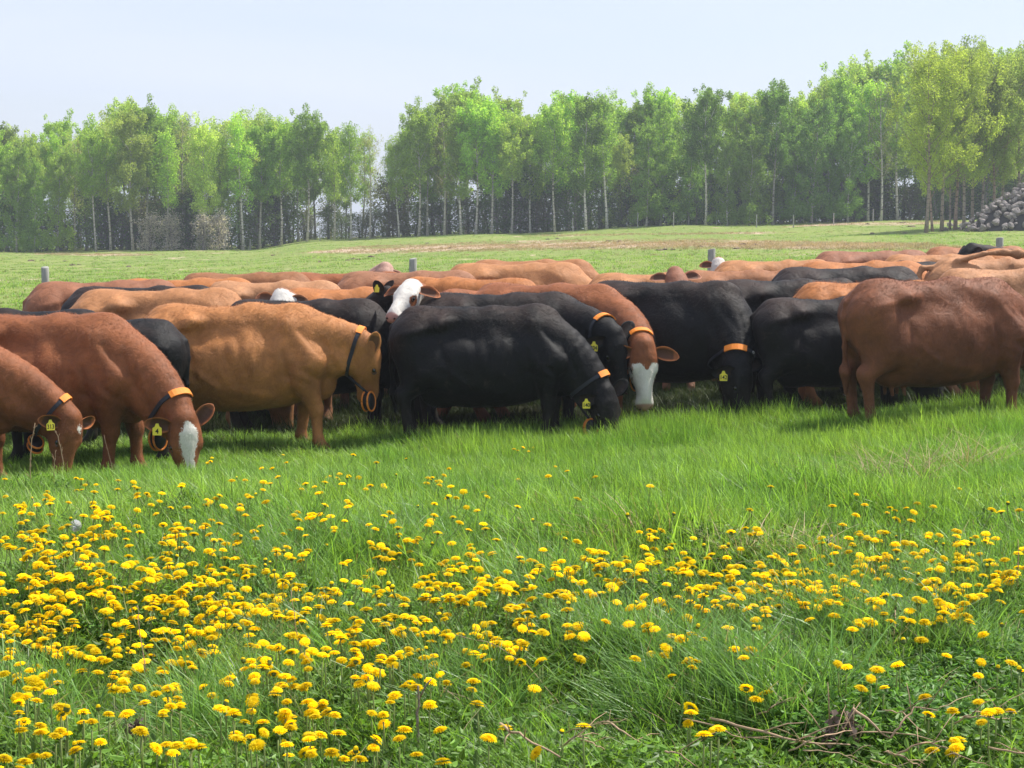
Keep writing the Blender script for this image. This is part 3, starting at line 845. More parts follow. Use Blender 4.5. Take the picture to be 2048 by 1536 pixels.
def add_tag(spec, root, cy, sy):
    txt, side, drop, face = spec['tag']
    rt, ed, fn_, sd = spec['_ears'][0 if side < 0 else 1]
    facel = unit(np.array([cy * face[0] + sy * face[1], -sy * face[0] + cy * face[1], face[2]]))
    c = rt + ed * .12 + facel * .04 + np.array([0, 0, -drop * .7])
    upv = unit(np.array([0, 0, 1.]) - facel * facel[2]); rt_ = np.cross(upv, facel)
    tilt = spec.get('tagtilt', 0); u2 = math.cos(tilt) * upv + math.sin(tilt) * rt_; r2 = np.cross(u2, facel)
    out = [(-.034, -.045), (.034, -.045), (.036, -.038), (.036, .012), (.018, .024), (.010, .048), (-.010, .048), (-.018, .024), (-.036, .012), (-.036, -.038)]
    k = spec.get('tagscale', 1.0)
    g = Geo(); m = len(out)
    V = [c + (r2 * a + u2 * b) * k + facel * .002 for a, b in out] + [c + (r2 * a + u2 * b) * k - facel * .002 for a, b in out]
    g.add(V, [tuple(range(m)), tuple(range(2 * m - 1, m - 1, -1))] + [(i, i + m, (i + 1) % m + m, (i + 1) % m) for i in range(m)])
    t = link('ear_tag', g.mesh('ear_tag', [M_TAG], False), root)
    if txt:
        cu = bpy.data.curves.new('digits', 'FONT'); cu.body = txt; cu.size = .052; cu.align_x = 'CENTER'; cu.align_y = 'CENTER'; cu.offset = .0012
        to = bpy.data.objects.new('digits_src', cu)
        me = bpy.data.meshes.new_from_object(to); bpy.data.objects.remove(to)
        me.materials.clear(); me.materials.append(M_INK)
        co = np.zeros(len(me.vertices) * 3, np.float32); me.vertices.foreach_get('co', co); co = co.reshape(-1, 3)
        w = max(1e-6, co[:, 0].max() - co[:, 0].min()); fx = min(1.0, .060 / w)
        nc = c[None] + (co[:, :1] * fx * r2[None] + (co[:, 1:2] - .014) * u2[None]) * k + facel * .0045
        me.vertices.foreach_set('co', nc.astype(np.float32).ravel()); me.update()
        link('number', me, t)

RED = (0.260, 0.088, 0.032); BRN = (0.190, 0.068, 0.030); TAN = (0.400, 0.180, 0.072); LTAN = (0.42, 0.205, 0.095); ORG = (0.40, 0.150, 0.045)
GOLD = (0.430, 0.178, 0.058); DRED = (0.135, 0.052, 0.030); BLK = (0.0050, 0.0050, 0.0058)
COWS = [
 # ---- front rank
 dict(px=-165, d=13.9, back=664, yaw=-4, col=RED, res=.015, hair=26000, mark='spot', spot=-.03, collar=1, ct=.9, tag=('313', 1, .07, (.5, -.85, .1)),
      head=((150, 842), 13.75, (-.12, -.05, -1), (.80, -.60, .05)), smin=.8, unitaxis=(.3, -.5, .8),
      label='red brown cow grazing at the left edge, yellow ear tag 313, small white spot'),
 dict(px=95, d=14.75, back=622, yaw=-8, col=RED, res=.015, hair=34000, mark='blaze', collar=1, bony=1.3, fl=.5, tag=('4', 1, .075, (.0, -1, .1)), earw={1: ((-.85, -.25, .30), (.0, -1, -.1)), -1: ((.50, .2, .75), (.15, -1, .1))},
      head=((372, 842), 14.15, (.10, -.12, -1), (.42, -.91, 0)),
      label='red brown cow with a wide white blaze down its lowered face, grazing among the dandelions'),
 dict(px=482, d=16.3, back=603, yaw=1, col=GOLD, res=.015, hair=34000, collar=1, ct=.92, fl=-.8, bony=1.3, fat=1.02, udder=True,
      head=((752, 690), 16.3, (.06, .25, -1), (1, .35, 0)), earw={-1: ((.1, .8, .3), (1, 0, 0)), 1: ((.22, -.15, 1), (.1, -.95, -.2))}, unitaxis=(.85, -.5, .05), unit=(1.16, -.10, .48),
      label='golden brown cow side on, orange rimmed collar unit hanging at its throat'),
 dict(px=975, d=16.5, back=606, yaw=-2, col=BLK, res=.015, hair=30000, collar=1, bony=1.3, tag=('140', 1, .08, (.1, -1, .1)), earw={1: ((-.9, -.25, .10), (.0, -1, -.2)), -1: ((.55, .2, .75), (-.05, -1, .1))}, fat=1.05,
      head=((1218, 785), 16.2, (.20, -.15, -1), (.60, -.80, 0)), unitaxis=(.15, -1, .1), unit=(1.0, -.2, .2), fl=.3,
      label='large black cow at the very front, grazing, with yellow ear tag 140'),
 dict(px=1880, d=16.3, back=552, yaw=13, col=BRN, res=.015, hair=34000, fat=1.06, bony=.7, udder=True, fl=-.4,
      head=((2150, 730), 16.8, (.2, 0, -1), (1, 0, .1)), smax=1.16,
      label='large dark red brown cow with rounded rump filling the right edge, udder showing'),
 dict(px=1345, d=17.75, back=558, yaw=-24, col=BLK, res=.018, hair=24000, collar=1, tag=('142', 1, .07, (-.1, -1, .1)), earw={1: ((-.95, -.25, .05), (.0, -1, -.2)), -1: ((.6, .4, .4), (-.05, -1, .1))},
      head=((1494, 733), 17.0, (.05, -.1, -1), (.8, -.6, 0)),
      label='black cow with arched neck, ear tag 142, right of the white faced cow'),
 dict(px=1672, d=17.3, back=591, yaw=3, col=(0.0085, .0072, .0080), res=.018, hair=24000, fat=1.04, pose='graze',
      label='black cow with brownish back standing behind the large brown cow at the right'),
 dict(px=1012, d=17.35, back=581, yaw=-5, col=BLK, res=.018, hair=22000, collar=1, tag=('304', 1, .085, (-.1, -1, .1)), earw={1: ((-.95, -.2, .0), (.0, -1, -.2)), -1: ((.45, .4, .75), (-.05, -1, .1))},
      head=((1236, 668), 16.75, (.18, -.15, -1), (.60, -.80, .1)), smin=.8,
      label='black cow with yellow ear tag 304 just behind the front black cow'),
 dict(px=1108, d=18.0, back=563, yaw=-30, col=RED, res=.018, hair=22000, mark='face', collar=2, earw={1: ((-.95, -.1, .1), (.0, -1, -.1)), -1: ((1, -.1, -.06), (.05, -1, .15))},
      head=((1291, 694), 16.72, (.03, -.22, -1), (.20, -.96, .1)), ct=.93,
      label='red brown cow with white lower face looking at the camera, one ear out'),
 dict(px=625, d=17.6, back=594, yaw=-2, col=BLK, res=.022, hair=16000, pose='graze',
      label='black cow standing behind the golden brown cow, its back under the white faced head'),
 dict(px=170, d=15.62, back=632, yaw=179, col=BLK, res=.022, hair=14000,
      label='black cow with hanging tail, rump towards the golden brown cow, between two brown cows'),
 # ---- second rank
 dict(px=1000, d=18.9, back=592, yaw=190, col=RED, res=.016, hair=12000, mark='all', lip=-1, hs=1.0, smin=1.0, ear=(-.1, -.2),
      head=((820, 566), 17.35, (-.36, -.78, -.50), (-.20, -.45, .85)),
      label='brown cow resting its white face with brown eye patch over black backs'),
 dict(px=960, d=19.9, back=590, yaw=183, col=BLK, res=.022, smin=.8, earw={1: ((.35, .2, .9), (-.6, -.8, .1)), -1: ((-.35, -.1, .95), (.1, -1, .1))}, tag=('', -1, .04, (-.5, -1, .2)),
      head=((768, 578), 19.2, (-.9, .2, -.5), (-.4, .1, .9)),
      label='black cow whose two upright ears show behind the white faced head'),
 dict(px=30, d=16.9, back=614, yaw=184, col=BLK, label='black cow whose thin back line shows behind the brown cow at the left edge'),
 dict(px=335, d=18.1, back=573, yaw=3, col=TAN, res=.022, hair=12000, bony=1, label='tan cow with a hollow flank behind the golden brown cow at left'),
 dict(px=305, d=19.2, back=568, yaw=0, col=BLK, label='black cow whose dark rump shows between two brown backs at left'),
 dict(px=225, d=20.3, back=557, yaw=20, col=(.25, .10, .05), label='reddish cow with rounded rump next to the leftmost fence post'),
 dict(px=385, d=20.9, back=553, yaw=2, col=ORG, label='orange brown cow back low behind the tan cow at left'),
 dict(px=560, d=20.8, back=558, yaw=-1, col=LTAN, label='pale tan cow back just left of the white tuft'),
 dict(px=505, d=22.6, back=541, yaw=1, col=(.26, .11, .045), label='rust coloured cow, the farthest back left of the middle fence post'),
 dict(px=640, d=19.0, back=602, yaw=-92, col=(.3, .13, .06), mark='all', smin=.8, head=((562, 587), 18.1, (-.1, -.6, -.8), (0, -.8, .6)),
      label='white headed cow whose white tuft shows over the long black back'),
 dict(px=705, d=23.2, back=541, yaw=-4, col=RED, label='red cow back between the rust coloured cow and the middle fence post'),
 dict(px=830, d=21.8, back=538, yaw=0, col=(.27, .12, .06), label='brown cow in front of the middle fence post'),
 dict(px=735, d=24.6, back=546, yaw=-92, col=(.42, .26, .20), smin=.8, ear=(.6, -.3), head=((770, 533), 23.6, (0, -.6, -.8), (0, -.8, .6)),
      label='cow showing only a pale pinkish poll left of the middle fence post'),
 dict(px=715, d=19.6, back=571, yaw=4, col=ORG, bony=.2, hair=9000, label='orange brown cow left of the white faced head'),
 dict(px=925, d=20.6, back=551, yaw=170, col=ORG, bony=1, hair=9000, shag=1.8, label='bright orange cow with lumpy back right of the white faced head'),
 dict(px=1045, d=22.6, back=522, yaw=-3, col=TAN, smax=1.16, label='tan brown cow with the highest back in the middle of the herd'),
 dict(px=1075, d=24.0, back=516, yaw=-8, col=(.33, .14, .055), smax=1.16, label='orange brown cow directly behind the highest tan back'),
 dict(px=1320, d=21.6, back=542, yaw=2, col=TAN, label='tan cow low behind the black cow with arched neck'),
 dict(px=1350, d=20.9, back=575, yaw=-90, col=(.25, .105, .06), res=.022, smin=.75, eyes=1, hs=1.3, head=((1352, 541), 19.3, (.12, -.75, -.65), (.05, -.60, .78)),
      ear=(-.1, .05), label='red brown cow holding up its head and both ears over the black back'),
 dict(px=1500, d=21.3, back=536, yaw=-2, col=(.29, .12, .05), label='brown cow behind the upraised brown head with ears'),
 dict(px=1425, d=25.5, back=545, yaw=-88, col=(.3, .12, .06), mark='all', smin=.8, head=((1438, 522), 24.2, (0, -.6, -.8), (0, -.8, .6)),
      label='cow of which only a shaggy white poll shows beside a fence post'),
 dict(px=1560, d=23.6, back=517, yaw=0, col=TAN, label='tan cow to the right of the shaggy white poll'),
 dict(px=1590, d=19.2, back=554, yaw=2, col=BLK, res=.022, hair=9000, label='black cow with ruffled back behind two other black cows'),
 dict(px=1705, d=19.9, back=530, yaw=-4, col=(0.009, .0088, .010), res=.022, hair=9000, label='black cow with the broadest visible dark back on the right'),
 dict(px=1750, d=18.5, back=559, yaw=3, col=ORG, res=.022, hair=14000, shag=2.2, label='orange brown cow with shaggy back between two black cows'),
 dict(px=1735, d=21.9, back=519, yaw=-3, col=ORG, label='orange cow whose back rims the broad black back'),
 dict(px=1755, d=24.6, back=498, yaw=0, col=(.26, .11, .06), smax=1.16, label='brown cow with dark rump under the far dry strip'),
 dict(px=1870, d=22.9, back=520, yaw=184, col=BLK, label='black cow, a thin dark stripe below the tan backs'),
 dict(px=1890, d=23.7, back=505, yaw=0, col=TAN, label='tan cow in front of the farthest black head'),
 dict(px=1960, d=26.2, back=490, yaw=5, col=(.30, .12, .05), smax=1.16, label='rust brown cow, the highest back on the right'),
 dict(px=2150, d=26.2, back=496, yaw=180, col=BLK, smin=.8, head=((1938, 492), 25.6, (-.7, -.2, -.6), (-.5, -.2, .8)), ear=(-.2, 0),
      label='black cow whose head and ear show before the rightmost fence post'),
 dict(px=2005, d=21.3, back=512, yaw=0, col=LTAN, res=.022, hair=9000, smax=1.16, tailr=.036, brush=.055,
      tail=[(-.86, 0, 1.25), (-.99, 0, 1.24), (-1.05, -.03, 1.12), (-.97, -.06, 1.04), (-.82, -.12, 1.16), (-.6, -.18, 1.33), (-.3, -.2, 1.42), (-.05, -.2, 1.44), (.12, -.2, 1.42)],
      label='tan cow flicking its tail up over its own back'),
 dict(px=2040, d=18.6, back=532, yaw=-2, col=LTAN, res=.022, hair=12000, label='pale tan cow directly behind the large dark brown cow'),
 dict(px=2080, d=24.9, back=494, yaw=-3, col=ORG, smax=1.16, label='orange cow near the rightmost fence post, cut by the frame'),
 dict(px=1905, d=19.6, back=560, yaw=182, col=BLK, smin=.8, label='black cow seen only as dark legs below the large brown cow'),
]
for i, sp in enumerate(COWS):
    sp['seed'] = 100 + i
    build_cow(sp)

# ================================================================= TREES
def tree_meshes(seed, H=12.0, crown_from=.35, width=1.7, leaves=4200, leaf=.17, low=False, lean=0.3, sparse=0.0):
    r = random.Random(seed); nr_ = np.random.default_rng(seed)
    g = Geo()
    n = 9
    lx, ly = r.uniform(-lean, lean), r.uniform(-lean, lean)
    ph = r.uniform(0, 6)
    tp = [np.array([lx * (t ** 1.3) + .12 * math.sin(ph + 5 * t), ly * t + .1 * math.cos(ph + 4 * t), H * .97 * t - .1]) for t in np.linspace(0, 1, n)]
    tp = np.array(tp)
    g.tube(tp, [.10 * (1 - t) ** .8 + .012 + (.05 if t == 0 else 0) for t in np.linspace(0, 1, n)], 7)
    cl = []        # clump centres (pos, radius)
    nb = r.randint(20, 28)
    for b in range(nb):
        t = crown_from + (1 - crown_from) * (b + r.random() * .8) / nb * .97
        t = min(t, .97)
        k = t * (n - 1); i = int(k); base = tp[i] + (tp[min(i + 1, n - 1)] - tp[i]) * (k - i)
        prof = math.sin(math.pi * min(1, (t - crown_from) / (1 - crown_from) * .82 + .16)) ** .7
        ln = width * prof * r.uniform(.65, 1.25)
        az = b * 2.4 + r.uniform(-.5, .5); el = R(r.uniform(28, 62))
        dv = np.array([math.cos(az) * math.cos(el), math.sin(az) * math.cos(el), math.sin(el)])
        tip = base + dv * ln + np.array([0, 0, .2 * ln])
        mid = (base + tip) / 2 - np.array([0, 0, .06 * ln])
        g.tube([base, mid, tip], [.035 * (1 - t) + .014, .02, .008], 4, cap=False)
        m = 3 if ln > .8 else 2
        for q in range(m):
            f_ = .45 + .6 * q / m + r.uniform(-.1, .15)
            cl.append((base + (tip - base) * f_ + nr_.normal(0, .18, 3), r.uniform(.35, .7) * (.6 + .4 * prof)))
            for _ in range(1):
                sub = base + (tip - base) * f_; st = sub + nr_.normal(0, .45, 3) + [0, 0, .2]
                g.tube([sub, st], [.012, .004], 3, cap=False); cl.append((st, r.uniform(.25, .5)))
    for t in (1.0, .97, .92, .88): cl.append((tp[-1] * t + nr_.normal(0, .12, 3) * [1, 1, 0.5] + [0, 0, .1], r.uniform(.22, .4)))
    if low:
        for q in range(18):
            a = r.uniform(0, 6.28); cl.append((np.array([math.cos(a) * width * r.uniform(.2, .9), math.sin(a) * width * r.uniform(.2, .9), H * r.uniform(.06, crown_from + .1)]), r.uniform(.4, .8)))
    w = np.array([c[1] ** 2 for c in cl]); w /= w.sum()
    ci = nr_.choice(len(cl), leaves, p=w)
    cen = np.array([cl[i][0] for i in ci]); rad = np.array([cl[i][1] for i in ci])
    dr = nr_.normal(0, 1, (leaves, 3)); dr /= np.linalg.norm(dr, axis=1)[:, None]
    pos = cen + dr * (rad * .85 * nr_.uniform(.2, 1.1, leaves) ** .6)[:, None] * [1, 1, 1.25]
    u = nr_.normal(0, 1, (leaves, 3)); u /= np.linalg.norm(u, axis=1)[:, None]
    v = nr_.normal(0, 1, (leaves, 3)); v -= u * (u * v).sum(1)[:, None]; v /= np.linalg.norm(v, axis=1)[:, None]
    s = leaf * nr_.uniform(.5, 1.15, leaves)[:, None]
    nn = np.cross(u, v) * s * .18
    V = np.stack([pos - u * s * .6, pos + v * s * .38 + nn, pos + u * s * .6, pos - v * s * .38 + nn], 1).reshape(-1, 3)
    Fq = np.arange(leaves * 4).reshape(-1, 4)
    crown = mesh_from('crown', V, Fq, [M_TREELEAF], False)
    return g.mesh('trunk', [M_BARK]), crown

VAR = {
 'aspen': [tree_meshes(11 + i, 12,   .26 + .08 * (i % 3), 2.5 + .35 * (i % 3), 13000, .165) for i in range(7)],
 'slim': [tree_meshes(31 + i, 12, .34, 1.6, 6000, .15) for i in range(3)],
 'bushy': [tree_meshes(51 + i, 12, .12, 2.8, 14000, .17, low=True) for i in range(3)],
 'pale': [tree_meshes(71 + i, 12, .30, 2.1, 3000, .12) for i in range(2)],
 'wide': [tree_meshes(81 + i, 11, .27, 3.4, 16000, .115, lean=.9) for i in range(3)],
 'shrub': [tree_meshes(91 + i, 4, .12, 1.3, 2200, .14, low=True, lean=.4) for i in range(3)],
 'spruce': [],
}
def place_tree(kind, x, y, height, rot, leafcol, barkcol, label, group, cat='tree', name='aspen_tree', vi=None, sxy=1.0):
    tm, cm = VAR[kind][vi if vi is not None else rnd.randrange(len(VAR[kind]))]
    base = {'shrub': 4.0, 'wide': 11.0}.get(kind, 12.0)
    e = link(name, None, None, (x, y, float(terr(x, y)) - .05), label, cat, group)
    s = height / base
    e.scale = (s * sxy, s * sxy, s); e.rotation_euler = (0, 0, rot)
    t = link('trunk', tm, e); t.color = (*barkcol, 1)
    c = link('crown', cm, e); c.color = (*leafcol, 1)
    return e
TOPX = [0, 60, 100, 140, 190, 230, 270, 330, 400, 460, 530, 570, 620, 660, 700, 735, 790, 830, 870, 940, 1000, 1060, 1085, 1130, 1170, 1220, 1270, 1330, 1400, 1450, 1520, 1560, 1640, 1700, 1750, 1800, 1850, 1910, 1960, 2030, 2100]
TOPY = [240, 260, 270, 240, 250, 212, 203, 218, 232, 240, 217, 235, 242, 270, 250, 240, 282, 220, 207, 182, 196, 225, 192, 190, 172, 190, 180, 186, 182, 182, 192, 168, 152, 147, 132, 110, 122, 104, 116, 106, 100]
GREENS = [(.33, .47, .10), (.40, .53, .13), (.27, .42, .09), (.42, .52, .15), (.33, .50, .09), (.29, .39, .12)]
BARKS = [(.60, .57, .50), (.42, .39, .34), (.20, .18, .16), (.52, .48, .41)]
def tree_at(px, d, kind, hf=1.0, **kw):
    x = (px - 1024) / F * d
    z = float(terr(x, d))
    top = CAMZ - (np.interp(px, TOPX, TOPY) - 425) * d / F
    h = (top - z) * hf
    return place_tree(kind, x, d, h, rnd.uniform(0, 6.28), kw.get('leaf', rnd.choice(GREENS)), kw.get('bark', rnd.choice(BARKS)), kw['label'], kw['group'], **{k: v for k, v in kw.items() if k in ('cat', 'name', 'vi', 'sxy')})
MARKS = [(60, 'above the leftmost fence post'), (150, 'right of the leftmost fence post'), (250, 'left of the blossoming bushes'), (350, 'over the pale blossoming bushes'), (450, 'right of the blossoming bushes'), (540, 'where the pasture edge starts to rise'), (640, 'in the thin part with sky between trunks'), (740, 'right of the sky gap'),
         (830, 'above the middle wooden post'), (930, 'over the left end of the dry strip'), (1030, 'in the tall group at the centre'), (1130, 'just left of the distant fence posts'), (1230, 'by the first distant fence posts'), (1330, 'over the upraised brown head'),
         (1430, 'above the post with the shaggy white poll'), (1530, 'over the broad black back'), (1630, 'left of the stone pile clump'), (1730, 'touching the clump beside the stone pile'), (1900, 'behind the clump by the stone pile')]
def mark(px): return min(MARKS, key=lambda m: abs(m[0] - px))[1]
TONE = {0: 'fresh green', 1: 'bright yellowish green', 2: 'mid green', 3: 'yellow green', 4: 'vivid green', 5: 'dull green'}
px = -70
while px < 1840:                        # front row, white trunks in view
    gap = rnd.uniform(26, 56)
    kind = rnd.choices(['aspen', 'slim', 'pale'], [6, 2.5, 1])[0]
    if 1240 < px < 1700: kind = rnd.choice(['aspen', 'bushy', 'bushy'])
    if 0 < px < 130 and rnd.random() < .4: kind = 'bushy'
    hf = rnd.uniform(.86, 1.02)
    if kind == 'bushy': hf = rnd.uniform(.62, .9)
    leaf = rnd.choice(GREENS[:5])
    if 1250 < px < 1700: leaf = rnd.choice([(.19, .33, .065), (.26, .41, .08), (.17, .31, .065)])
    if kind == 'pale': leaf = (.30, .33, .14)
    lab = {'aspen': (TONE[GREENS.index(leaf)] if leaf in GREENS else 'dark green') + ' leafy aspen ', 'slim': (TONE[GREENS.index(leaf)] if leaf in GREENS else 'dark green') + ' slim aspen ', 'pale': 'thin pale tree with barely opened leaves ',
           'bushy': 'dense tree leafy to the ground '}[kind] + mark(px)
    tree_at(px, 150 + rnd.uniform(-1.5, 3), kind, hf, leaf=leaf, bark=rnd.choice(BARKS[:2] + BARKS[3:]), label=lab, group={'aspen': 'aspens along the pasture edge', 'slim': 'slim aspens along the pasture edge', 'pale': 'pale trees along the pasture edge', 'bushy': 'dense dark trees along the pasture edge'}[kind])
    px += gap
for rowd, step, hf0 in ((157, 36, 1.0), (166, 40, 1.02)):
    px = -90 + rnd.uniform(0, 20)
    while px < 2150:
        gapzone = 590 < px < 790
        if not (gapzone and rnd.random() < .2):
            tree_at(px, rowd + rnd.uniform(-2, 2), rnd.choice(['aspen', 'aspen', 'slim']) if px < 1250 or rnd.random() < .5 else 'bushy', hf0 * rnd.uniform(.84, 1.0), bark=rnd.choice(BARKS[1:]),
                    label='aspen inside the wood behind the front trunks, ' + mark(px), group='aspens deeper in the wood')
        px += step * rnd.uniform(.7, 1.3)
px = -90                                 # undergrowth
while px < 2150:
    dens = 1.0
    if 585 < px < 780: dens = .85
    if rnd.random() < dens:
        d = rnd.uniform(152, 162)
        x = (px - 1024) / F * d
        place_tree('shrub', x, d, rnd.uniform(2.6, 5.2) if not (585 < px < 780) else rnd.uniform(2.0, 3.4), rnd.uniform(0, 6), rnd.choice([(.09, .17, .045), (.07, .14, .04), (.12, .19, .05), (.12, .13, .07)]), BARKS[2],
                   'dark undergrowth bush between the trunks, ' + mark(px), 'undergrowth bushes in the wood', 'bush', 'bush', sxy=1.35)
    px += rnd.uniform(11, 20)
for bx in (300, 345, 410, 440):                # pinkish white blossom
    d = 147.4; x = (bx - 1024) / F * d
    place_tree('shrub', x, d, 2.9, rnd.uniform(0, 6), (.44, .40, .46), BARKS[2], 'bush with pinkish white blossom below the aspens at left', 'blossoming bushes below the aspens', 'bush', 'blossoming_bush', vi=0, sxy=1.3)
# the near clump beside the stone pile
for i, (bx, by, hf) in enumerate([(1850, 466, 1.0), (1862, 461, .92), (1880, 460, 1.0), (1894, 456, .85), (1910, 455, 1.0), (1925, 452, .93), (1944, 448, 1.0), (1962, 450, .9), (1985, 449, .96), (2003, 446, 1.0), (2040, 445, 1.0)]):
    d = 112 + (466 - by) * .35
    x = (bx - 1024) / F * d
    place_tree('wide', x, d, (11.2 if i not in (1, 3) else 8.5) * hf, rnd.uniform(0, 6.28), rnd.choice([(.34, .43, .11), (.31, .40, .12), (.38, .47, .09)]), rnd.choice([(.36, .25, .19), (.40, .33, .26), (.30, .24, .19)]),
               ['poplar with the thickest pinkish trunk, leftmost of the clump by the stone pile', 'thin poplar leaning against the leftmost thick trunk', 'poplar with reddish trunk, third of the clump from the left', 'short poplar between the reddish and the forked trunks',
                'grey stemmed poplar at the middle of the clump', 'poplar just right of the clump middle, by the boulders', 'pale stemmed poplar left of the stone pile', 'poplar with bare stem at the foot of the stone pile',
                'poplar standing before the left slope of the stone pile', 'poplar rising in front of the stone pile', 'poplar at the right frame edge beside the stone pile'][i], 'poplars in the clump beside the stone pile', name='poplar_tree', vi=i % 3, sxy=1.0)

# ================================================================= STONES
def rock_mesh(seed):
    nr_ = np.random.default_rng(seed)
    bm_v = []; 
    n1, n2 = 7, 10
    d = nr_.normal(0, 1, (11, 3)); d /= np.linalg.norm(d, axis=1)[:, None]; off = nr_.uniform(.42, .72, 11)
    for i in range(n1 + 1):
        phi = math.pi * i / n1
        for j in range(n2):
            th = 2 * math.pi * j / n2
            p = np.array([math.sin(phi) * math.cos(th), math.sin(phi) * math.sin(th), math.cos(phi)])
            m = 1.0
            for dd, o in zip(d, off):
                q = p @ dd
                if q > o: m = min(m, o / q)
            bm_v.append(p * m * np.array([1, .85, .72]) * (1 + .03 * nr_.normal()))
    Fc = [(i * n2 + j, (i + 1) * n2 + j, (i + 1) * n2 + (j + 1) % n2, i * n2 + (j + 1) % n2) for i in range(n1) for j in range(n2)]
    return mesh_from('stone', bm_v, Fc, [M_ROCK], False)
ROCKS = [rock_mesh(i) for i in range(6)]
pc = P(2075, 448, 113); pcx, pcy = pc[0], 113.0
pile = link('stone_pile', None, None, (pcx, pcy, float(terr(pcx, pcy))), 'big pile of grey field stones among the trunks at the right edge', 'stone pile')
def pile_h(rx, ry): return max(0.0, 3.15 * (1 - (math.hypot(rx / 4.9, ry / 3.2)) ** 1.25))
g = Geo(); Vp = []; 
for i in range(9):
    for j in range(24):
        a = 2 * math.pi * j / 24; rr = i / 8 * .97
        Vp.append((4.9 * rr * math.cos(a), 3.2 * rr * math.sin(a), pile_h(4.9 * rr * math.cos(a), 3.2 * rr * math.sin(a)) - .25))
g.add(Vp, [(i * 24 + j, (i + 1) * 24 + j, (i + 1) * 24 + (j + 1) % 24, i * 24 + (j + 1) % 24) for i in range(8) for j in range(24)])
link('rubble_core', g.mesh('rubble_core', [simple('dark_rubble', (.06, .055, .05), .95)]), pile)
for i in range(285):
    a = rnd.uniform(math.pi * .9, math.pi * 2.1) if i < 250 else rnd.uniform(0, 6.28); q = rnd.random() ** .55
    rx, ry = 5.0 * q * math.cos(a), 3.3 * q * math.sin(a)
    s = rnd.choice([.13, .17, .2, .22, .26, .3, .36]) * rnd.uniform(.8, 1.2)
    if i in (3, 9): rx, ry, s = -2.3 + i * .12, -2.0, .52
    o = link('stone', ROCKS[i % 6], pile, (rx, ry, pile_h(rx, ry) + s * .2)); o.scale = (s, s, s); o.rotation_euler = (rnd.uniform(-.5, .5), rnd.uniform(-.5, .5), rnd.uniform(0, 6))
for i, (bx, by, s) in enumerate([(1900, 452, .42), (1888, 462, .36), (1925, 451, .38), (1948, 455, .3), (1962, 452, .34), (1978, 451, .28), (1940, 448, .34), (1990, 456, .3), (2010, 454, .36), (1915, 458, .22), (2025, 458, .3), (1935, 460, .2)]):
    x, y, z = ground_at(bx, by, 0, 60, 130)
    o = link('boulder', ROCKS[i % 6], None, (x, y, z + s * .15), 'grey boulder lying in the grass below the stone pile', 'boulder', 'boulders at the foot of the stone pile')
    o.scale = (s, s, s); o.rotation_euler = (0, 0, rnd.uniform(0, 6))

# ================================================================= FENCE POSTS
def post_mesh(rad, h, seed, k=12):
    r = random.Random(seed); g = Geo()
    rows = [(0, 1.06), (.3, 1.0), (.6, 1.0), (.9, .99), (1.2, .98), (h - .012, .97), (h, .88)]
    V = []
    for z, f_ in rows:
        for j in range(k):
            a = 2 * math.pi * j / k
            V.append((rad * f_ * (1 + .05 * math.sin(3 * a + seed)) * math.cos(a), rad * f_ * math.sin(a), z + (.012 * math.sin(a + seed) if z > 1.2 else 0)))
    m = len(rows)
    g.add(V, [(i * k + j, i * k + (j + 1) % k, (i + 1) * k + (j + 1) % k, (i + 1) * k + j) for i in range(m - 1) for j in range(k)] + [tuple((m - 1) * k + j for j in range(k))])
    return g.mesh('fence_post', [M_POST])
for i, (bx, by, lab) in enumerate([(90, 534, 'round weathered wooden fence post at the left, taller than the cows around it'), (824, 517, 'weathered wooden post stub behind the brown back in the middle of the herd'),
                                   (1421, 498, 'weathered wooden post beside the shaggy white poll'), (1998, 476, 'dark topped weathered post above the orange backs at the far right')]):
    d = 27.6 + .2 * i
    p = P(bx, by, d); z = float(terr(p[0], d))
    o = link('fence_post', post_mesh(.062, p[2] - z, i), None, (p[0], d, z), lab, 'fence post', 'round wooden posts behind the herd')
    o.rotation_euler = (0, R(rnd.uniform(-1.5, 1.5)), 0)
FPM = post_mesh(.055, 1.3, 9, 8)
for i, (bx, by) in enumerate([(1146, 462), (1214, 457), (1275, 455), (1347, 453), (1433, 450), (1513, 455), (1587, 456), (1667, 450), (1746, 445), (640, 478), (500, 500)]):
    x, y, z = ground_at(bx, by, 0, 60, 149)
    o = link('fence_post', FPM, None, (x, y, z), 'thin distant fence post in front of the tree line', 'fence post', 'distant fence posts by the tree line')
    o.rotation_euler = (0, R(rnd.uniform(-3, 3)), rnd.uniform(0, 6)); o.scale = (.8, .8, rnd.uniform(.72, .95))

